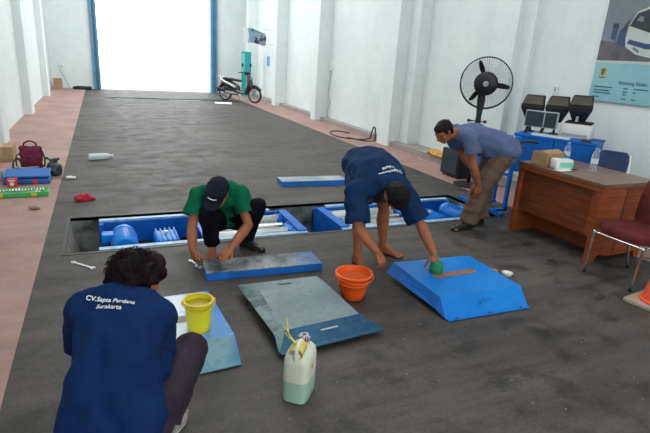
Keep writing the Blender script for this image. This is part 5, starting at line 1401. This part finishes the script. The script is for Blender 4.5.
def shoes(p, t, sides, m, mod=1.0):
    for s in sides:
        ch, P, R = foot(p['an' + s], p['toe' + s], 1.0, bare=False)
        big = []
        for c in ch:
            big.append([(q[0], tuple(x + 0.007 for x in q[1]), q[2]) for q in c])
        sh = blob('shoe', big, 0.006, m, t, smooth=3)
        e = lambda x, y, z, rx, ry, rz: (P(x, y, z), (rx, ry, rz), R)
        so = blob('sole', [[e(0, -0.035, 0.006, 0.036, 0.034, 0.010), e(0, 0.05, 0.006, 0.036, 0.03, 0.009), e(0, 0.13, 0.006, 0.049, 0.03, 0.009), e(0, 0.175, 0.007, 0.038, 0.034, 0.009)]], 0.006, M['sole'] if m is M['shoe_g'] else M['rubber'], sh, smooth=2)

def trousers(p, t, m, r_hip=0.105, r_knee=0.078, r_cuff=0.072, wr=0.010, cuff=0.02, seed=0, upto=1.0, legs='LR'):
    F = fr(V(p['waist']) - V(p['pelvis']), V(p['hipR']) - V(p['hipL']))
    ch = [[(V(p['pelvis']) + (V(p['waist']) - V(p['pelvis'])).normalized() * 0.05, (0.150, 0.110, 0.05), F), (p['pelvis'], (0.165, 0.120, 0.09), F)]]
    cuts = []
    for s in legs:
        h, k, a = V(p['hip' + s]), V(p['kn' + s]), V(p['an' + s])
        ch.append([(p['pelvis'], (0.10, 0.10, 0.09), F), (h, r_hip)] + limb(h, k, [r_hip, r_hip * 0.98, (r_hip + r_knee) / 2, r_knee])[1:] if upto >= 1 else [(h, r_hip), (mid(h, k, upto), r_knee * 1.05), (mid(h, k, upto + 0.08), r_knee * 1.05)])
        if upto >= 1:
            d = (a - k).normalized(); e = a - d * cuff
            ch.append([(k, r_knee), (mid(k, a, 0.35) + V(p.get('calf', (0, 0, 0))), r_knee * 0.97), (mid(k, a, 0.7), r_cuff), (e, r_cuff), (e + d * 0.03, r_cuff)])
            cuts.append((e, d, r_cuff * 1.9))
        else:
            d = (k - h).normalized(); cuts.append((mid(h, k, upto), d, r_knee * 2.2))
    return blob('trousers' if upto >= 1 else 'shorts', ch, 0.009, m, t, smooth=5, wr=wr, wf=15, cuts=cuts, seed=seed)

def shirt(p, t, m, g=0.015, slv=(0.8, 0.8), r0=0.075, r1=0.078, wr=0.012, wf=11, hem=0.13, belly=0.0, seed=0, drop=(0, 0, 0), extra=(), wstr=(1, 1, 1), scale=1.0, cuthem=True):
    ch, up = torso_chain(p, g, belly, hem, scale, drop)
    cuts = []
    for s, f in zip('LR', slv):
        c, cut = sleeve(p, s, f, r0, r1); ch.append(c); cuts.append(cut)
    ch += list(extra)
    if cuthem: cuts.append((V(p['pelvis']) - up * hem, -up, 0.30))
    o = blob('shirt', ch, 0.009, m, t, smooth=6, wr=wr, wf=wf, cuts=cuts, seed=seed, wstr=wstr)
    return o

def hair(R, P, t, s=1.0, m=M['hair'], rough=0.004, chains=None, wf=45, front=0.0):
    e = lambda a, b, d, ra, rb, rd: (P(a, b, d), (ra * s, rb * s, rd * s), R)
    ch = chains(e) if chains else [[e(0, -0.026, 0.036, 0.078, 0.088, 0.084), e(0, 0.020 + front, 0.060, 0.064, 0.058, 0.048)],
                                   [e(0, -0.055, -0.02, 0.062, 0.042, 0.05), e(0, -0.03, 0.03, 0.078, 0.08, 0.07)],
                                   [e(0.062, 0.018, 0.026, 0.012, 0.018, 0.030), e(0.066, -0.02, 0.04, 0.014, 0.03, 0.04)],
                                   [e(-0.062, 0.018, 0.026, 0.012, 0.018, 0.030), e(-0.066, -0.02, 0.04, 0.014, 0.03, 0.04)]]
    return blob('hair', ch, 0.005, m, t, smooth=2, wr=rough, wf=wf)

# --- the man in a green shirt and cap, crouching in front of the pit
t = thing('person', 'crouching man in a green shirt, dark cap and black trousers, seen from the front', 'person')
p = dict(pelvis=(0.93, 4.13, 0.25), waist=(0.91, 4.10, 0.38), neck=(0.845, 3.95, 0.565), head=(0.795, 3.825, 0.560), hf=(-0.50, -0.62, -0.66), hu=(-0.25, -0.62, 0.74), hs=1.05,
         shL=(1.005, 3.96, 0.515), shR=(0.665, 3.97, 0.505), elL=(1.055, 3.84, 0.27), elR=(0.595, 3.87, 0.27), wrL=(0.875, 3.70, 0.13), wrR=(0.580, 3.77, 0.125),
         handL=((-0.75, -0.5, -0.38), (0.2, -0.3, 0.9), (0.3, -0.8, 0), dict(curl=(20, 30, 25))), handR=((0.12, -0.35, -0.9), (-0.8, -0.3, 0.1), (0.4, -0.8, 0), dict(curl=(45, 60, 40))),
         hipL=(1.02, 4.09, 0.24), hipR=(0.85, 4.09, 0.24), knL=(1.145, 3.86, 0.425), knR=(0.715, 3.83, 0.40), anL=(1.085, 4.02, 0.085), anR=(0.775, 3.96, 0.085),
         toeL=(1.20, 3.86, 0), toeR=(0.73, 3.76, 0), calf=(0, 0.015, 0))
R, P = build_body(p, t, M['skin'])
trousers(p, t, M['trous_b'], 0.098, 0.070, 0.066, seed=1)
shirt(p, t, M['green'], 0.012, (0.62, 0.62), 0.078, 0.082, 0.018, seed=2, hem=-0.06, cuthem=False)
shoes(p, t, 'L', M['shoe_b'])
hair(R, P, t, 0.98)
e = lambda a, b, d, ra, rb, rd: (P(a, b, d), (ra, rb, rd), R)
cp = blob('cap', [[e(0, -0.022, 0.048, 0.092, 0.106, 0.086), e(0, 0.022, 0.050, 0.086, 0.086, 0.070)]], 0.006, M['cap'], t, smooth=3)
br = blob('brim', [[e(0, 0.075, 0.040, 0.070, 0.03, 0.006), e(0, 0.150, 0.020, 0.052, 0.028, 0.005)], [e(0.05, 0.06, 0.03, 0.03, 0.03, 0.006), e(0.03, 0.13, 0.018, 0.035, 0.03, 0.005)], [e(-0.05, 0.06, 0.03, 0.03, 0.03, 0.006), e(-0.03, 0.13, 0.018, 0.035, 0.03, 0.005)]], 0.004, M['cap'], cp, smooth=2)
bm = B(); tube(bm, [P(-0.035 + 0.01 * k, 0.1035 - 0.0002 * (k - 3) ** 2 * 4, 0.066 + 0.002 * (k % 2)) for k in range(8)], 0.003, 6); obj('stitched_logo', bm, M['lettering'], cp)
bm = B(); lathe(bm, [(0, 0.008), (0.006, 0.007), (0.008, 0), (0, 0)], P(0, -0.01, 0.128), 12, R @ V((0, 0, 1))); obj('cap_button', bm, M['cap'], cp)
bm = B(); lathe(bm, [(0.009, -0.01), (0.02, -0.01), (0.02, 0.012), (0.009, 0.012)], (0, 0, 0), 6, (0.3, 0.2, 1), close=True)
nut = obj('held_nut', bm, M['steel']); nut.location = (0.600, 3.68, 0.018); tag(nut, 'small steel nut under the fingers of the man in a cap', 'nut')
settle(t, (0.93, 3.92, 0))

# --- barefoot man in a navy shirt bending over the bright blue plate
t = thing('person', 'barefoot man in a navy shirt bending forward to scrub the bright blue plate', 'person')
p = dict(pelvis=(2.01, 3.60, 0.82), waist=(1.985, 3.46, 0.855), neck=(1.915, 3.125, 0.785), head=(1.925, 2.985, 0.715), hf=(0.20, 0.10, -0.98), hu=(0.02, -0.98, -0.08), hs=1.08,
         shL=(2.085, 3.14, 0.705), shR=(1.705, 3.19, 0.705), elL=(2.205, 3.02, 0.46), elR=(1.685, 3.08, 0.45), wrL=(2.262, 2.885, 0.262), wrR=(1.825, 3.00, 0.275),
         handL=((0.10, -0.35, -0.75), (0.1, -0.75, 0.5), (-0.9, -0.2, 0), dict(curl=(30, 40, 25), tcurl=0.8)), handR=((0.42, -0.30, -0.80), (0.3, -0.8, 0.3), (0.75, 0.3, 0), dict(curl=(28, 38, 28))),
         hipL=(2.12, 3.62, 0.79), hipR=(1.93, 3.62, 0.79), knL=(2.19, 3.56, 0.42), knR=(1.91, 3.46, 0.42), anL=(2.215, 3.56, 0.085), anR=(1.885, 3.42, 0.085),
         toeL=(2.36, 3.40, 0), toeR=(1.89, 3.2, 0), calf=(0, 0.015, 0))
R, P = build_body(p, t, M['skin'])
trousers(p, t, M['shorts'], 0.115, 0.10, seed=3, upto=0.78)
s3 = shirt(p, t, M['navy3'], 0.026, (0.86, 0.86), 0.082, 0.088, 0.020, seed=5, hem=0.10, drop=(0, 0, -0.01),
           extra=[[((1.99, 3.56, 0.82), (0.17, 0.15, 0.13)), ((1.93, 3.38, 0.82), (0.19, 0.14, 0.13)), ((1.88, 3.22, 0.78), (0.18, 0.12, 0.10))], [((1.86, 3.54, 0.70), (0.06, 0.10, 0.13)), ((1.79, 3.36, 0.68), (0.06, 0.12, 0.12)), ((1.73, 3.24, 0.66), (0.06, 0.08, 0.10))], [((1.90, 3.10, 0.80), (0.09, 0.06, 0.045)), ((1.91, 3.06, 0.775), (0.07, 0.04, 0.035))]], cuthem=False)
hair(R, P, t, 1.08)
project_text('CV.Sapta Perdana', 0.030, (1.945, 3.085, 0.93), (-1, -0.12, 0.0), (0.12, -0.92, -0.38), s3, s3, M['lettering'])
project_text('Surakarta', 0.030, (1.94, 3.118, 0.943), (-1, -0.12, 0.0), (0.12, -0.92, -0.38), s3, s3, M['lettering'])
settle(t, (2.0, 3.5, 0))

# --- man in a slate blue shirt bending down in profile
t = thing('person', 'man in a slate blue shirt and brown trousers bending down in profile by the desk', 'person')
p = dict(pelvis=(3.775, 3.98, 0.845), waist=(3.65, 3.99, 0.90), neck=(3.235, 4.00, 1.02), head=(3.045, 3.99, 1.025), hf=(-0.78, -0.10, -0.60), hu=(-0.50, 0.0, 0.86), hs=0.98,
         shL=(3.275, 3.85, 0.985), shR=(3.275, 4.15, 0.985), elL=(3.315, 3.80, 0.705), elR=(3.46, 4.16, 0.75), wrL=(3.425, 3.82, 0.525), wrR=(3.60, 4.10, 0.60),
         handL=((0.16, 0.05, -0.95), (-0.35, -0.85, 0), (-0.8, 0.3, -0.1), dict(curl=(18, 25, 20))), handR=((0.3, -0.1, -0.95), (-0.3, 0.8, 0), (-0.8, -0.3, 0)),
         hipL=(3.765, 3.88, 0.82), hipR=(3.785, 4.07, 0.82), knL=(3.54, 3.90, 0.47), knR=(3.72, 4.06, 0.46), anL=(3.47, 3.93, 0.09), anR=(3.73, 4.06, 0.09),
         toeL=(3.28, 3.93, 0), toeR=(3.55, 4.07, 0), calf=(0.02, 0, 0))
R, P = build_body(p, t, M['skin_d'])
trousers(p, t, M['trous_br'], 0.106, 0.092, 0.090, 0.020, cuff=0.0, seed=7)
shirt(p, t, M['slate'], 0.024, (0.50, 0.50), 0.076, 0.080, 0.017, seed=9, hem=0.10, extra=[[((3.80, 3.97, 0.87), (0.11, 0.185, 0.095)), ((3.66, 3.98, 0.88), (0.10, 0.175, 0.12))], [((3.83, 3.87, 0.845), (0.09, 0.12, 0.085)), ((3.70, 3.88, 0.87), (0.09, 0.11, 0.09))]], belly=0.025, drop=(0, 0, 0.01), cuthem=False)
shoes(p, t, 'LR', M['shoe_b'])
hair(R, P, t, 1.0, front=0.004)
settle(t, (3.6, 4.0, 0))

# --- foreground man seen from behind, squatting at the wet plate
t = thing('person', 'curly haired man in a navy shirt squatting in the foreground, seen from behind', 'person')
p = dict(pelvis=(-0.03, 1.66, 0.25), waist=(-0.025, 1.68, 0.40), neck=(0.030, 1.90, 0.695), head=(0.085, 2.005, 0.722), hf=(0.86, 0.34, -0.38), hu=(0.36, 0.22, 0.90), hs=0.93,
         shL=(-0.105, 1.935, 0.660), shR=(0.125, 1.84, 0.635), elL=(-0.125, 2.07, 0.43), elR=(0.130, 1.955, 0.40), wrL=(0.0, 2.16, 0.33), wrR=(0.20, 2.12, 0.33),
         handL=((0.6, 0.7, -0.2), (0, -0.2, 0.95), (0.7, -0.6, 0)), handR=((0.1, 0.9, -0.25), (0.2, 0.1, 0.95), (-0.9, 0.1, 0)),
         hipL=(-0.10, 1.74, 0.24), hipR=(0.05, 1.66, 0.24), knL=(0.04, 2.10, 0.38), knR=(0.290, 2.005, 0.350), anL=(0.0, 1.98, 0.085), anR=(0.145, 1.855, 0.085),
         toeL=(0.05, 2.15, 0), toeR=(0.225, 1.98, 0), calf=(-0.01, -0.015, 0))
R, P = build_body(p, t, M['skin'])
trousers(p, t, M['trous_p'], 0.095, 0.078, 0.070, 0.012, cuff=0.03, seed=11)
s1 = shirt(p, t, M['navy'], 0.016, (1.0, 1.0), 0.068, 0.074, 0.030, wf=9, seed=12, hem=0.14, belly=0.0, scale=0.92,
           extra=[[((-0.08, 1.68, 0.20), (0.18, 0.14, 0.06)), ((-0.055, 1.67, 0.36), (0.165, 0.13, 0.10)), ((-0.025, 1.76, 0.50), (0.145, 0.11, 0.10))],
                  [((0.11, 1.76, 0.46), (0.03, 0.06, 0.08)), ((0.165, 1.82, 0.42), (0.022, 0.035, 0.06))]], wstr=(1.6, 1.6, 0.7), cuthem=False)
shoes(p, t, 'LR', M['shoe_g'])
hc = lambda e: [[e(0, -0.035, 0.035, 0.098, 0.100, 0.098), e(0, 0.035, 0.068, 0.080, 0.065, 0.060)],
                [e(0, -0.065, -0.025, 0.088, 0.055, 0.070), e(0, -0.04, 0.02, 0.10, 0.09, 0.08)],
                [e(0, -0.075, -0.085, 0.070, 0.035, 0.040), e(0, -0.065, -0.03, 0.08, 0.05, 0.06)],
                [e(0.072, 0.010, 0.045, 0.016, 0.022, 0.028), e(0.078, -0.03, 0.03, 0.018, 0.035, 0.055)],
                [e(-0.074, 0.022, 0.030, 0.018, 0.025, 0.035), e(-0.080, -0.02, 0.03, 0.020, 0.04, 0.06)]]
hh = hair(R, P, t, 0.90, M['hair_r'], 0.024, hc, wf=32)
bm = B(); rnd = random.Random(5)
for k in range(420):
    th = rnd.uniform(0, 2 * PI); ph = rnd.uniform(-0.75, 1.0)
    u = V((math.cos(th) * math.sqrt(max(0, 1 - ph * ph)), math.sin(th) * math.sqrt(max(0, 1 - ph * ph)), ph))
    if u.y > 0.05 and u.z < 0.40: continue
    q = V((u.x * 0.092, u.y * 0.104 - 0.025, u.z * 0.096 + 0.03))
    s_ = u.cross(V((rnd.uniform(-1, 1), rnd.uniform(-1, 1), rnd.uniform(-1, 1)))).normalized()
    L = rnd.uniform(0.012, 0.030); r = 0.0016
    pts = [q, q + u * L * 0.4 + s_ * 0.006, q + u * L * 0.8 + s_ * 0.016, q + u * L * 0.85 + s_ * 0.028, q + u * L * 0.55 + s_ * 0.036]
    tube(bm, [P(*x) for x in pts], [r * 1.6, r * 1.5, r * 1.3, r, r * 0.5], 4)
obj('curls', bm, M['hair_r'], hh)
project_text('CV.Sapta Perdana', 0.0255, (-0.022, 1.83, 0.735), (0.93, -0.32, -0.15), (0.16, 0.66, 0.70), s1, s1, M['lettering'], off=0.004, bold=0.014)
project_text('Surakarta', 0.0255, (-0.028, 1.812, 0.714), (0.93, -0.32, -0.15), (0.16, 0.66, 0.70), s1, s1, M['lettering'], off=0.004, bold=0.014)
settle(t, (0.1, 1.85, 0))

# ------------------------------------------------------------------ camera
cam = bpy.data.cameras.new('camera'); co = bpy.data.objects.new('camera', cam); C.objects.link(co)
yaw, pitch, roll, foc = 0.429188, 0.310656, 0.0658826, 495.03
cy_, sy_, cp_, sp_ = math.cos(yaw), math.sin(yaw), math.cos(pitch), math.sin(pitch)
f_ = V((sy_ * cp_, cy_ * cp_, -sp_)); r_ = V((cy_, -sy_, 0)); u_ = r_.cross(f_)
r2 = r_ * math.cos(roll) + u_ * math.sin(roll); u2 = -r_ * math.sin(roll) + u_ * math.cos(roll)
co.matrix_world = Matrix.Translation((0, 0, 1.65)) @ Matrix((r2, u2, -f_)).transposed().to_4x4()
cam.sensor_fit = 'HORIZONTAL'; cam.sensor_width = 36; cam.lens = foc * 36 / 650
cam.clip_start = 0.05; cam.clip_end = 200
sc.camera = co

# ------------------------------------------------------------------ light: overcast daylight through both gateways and added fill lights under the roof
w = bpy.data.worlds.new('sky'); sc.world = w; w.use_nodes = True
nt = w.node_tree; bg = nt.nodes['Background']
bg.inputs['Color'].default_value = (0.93, 0.98, 1.0, 1); bg.inputs['Strength'].default_value = 4.2
def area(name, loc, rot, sx, sy, power, col=(1, 1, 1), spread=PI):
    l = bpy.data.lights.new(name, 'AREA'); l.shape = 'RECTANGLE'; l.size = sx; l.size_y = sy; l.energy = power; l.color = col; l.spread = spread
    o = bpy.data.objects.new(name, l); C.objects.link(o); o.location = loc; o.rotation_euler = rot
    return o
for y, e_ in ((-2.5, 60), (1.5, 98), (5.5, 112), (9.5, 160), (13.5, 210), (17.5, 260)):
    area('roof_fill', (2.0, y, 5.8), (0, 0, 0), 4.5, 2.2, e_ * 1.0, (0.97, 1.0, 0.98))  # unseen fill panels added overhead, stronger towards the gate
for nm, x0, x1, y, h, r in (('gate_portal', GX0, GX1, YB + 0.24, GH, -PI / 2), ('entrance_portal', -0.6, 4.6, YF - 0.24, 4.4, PI / 2)):
    l = bpy.data.lights.new(nm, 'AREA'); l.shape = 'RECTANGLE'; l.size = x1 - x0; l.size_y = h; l.cycles.is_portal = True
    o = bpy.data.objects.new(nm, l); C.objects.link(o); o.location = ((x0 + x1) / 2, y, h / 2); o.rotation_euler = (r, 0, 0)

sc.view_settings.view_transform = 'Standard'; sc.view_settings.look = 'None'
sc.view_settings.exposure = 0.0; sc.view_settings.gamma = 1.0; sc.view_settings.use_curve_mapping = False
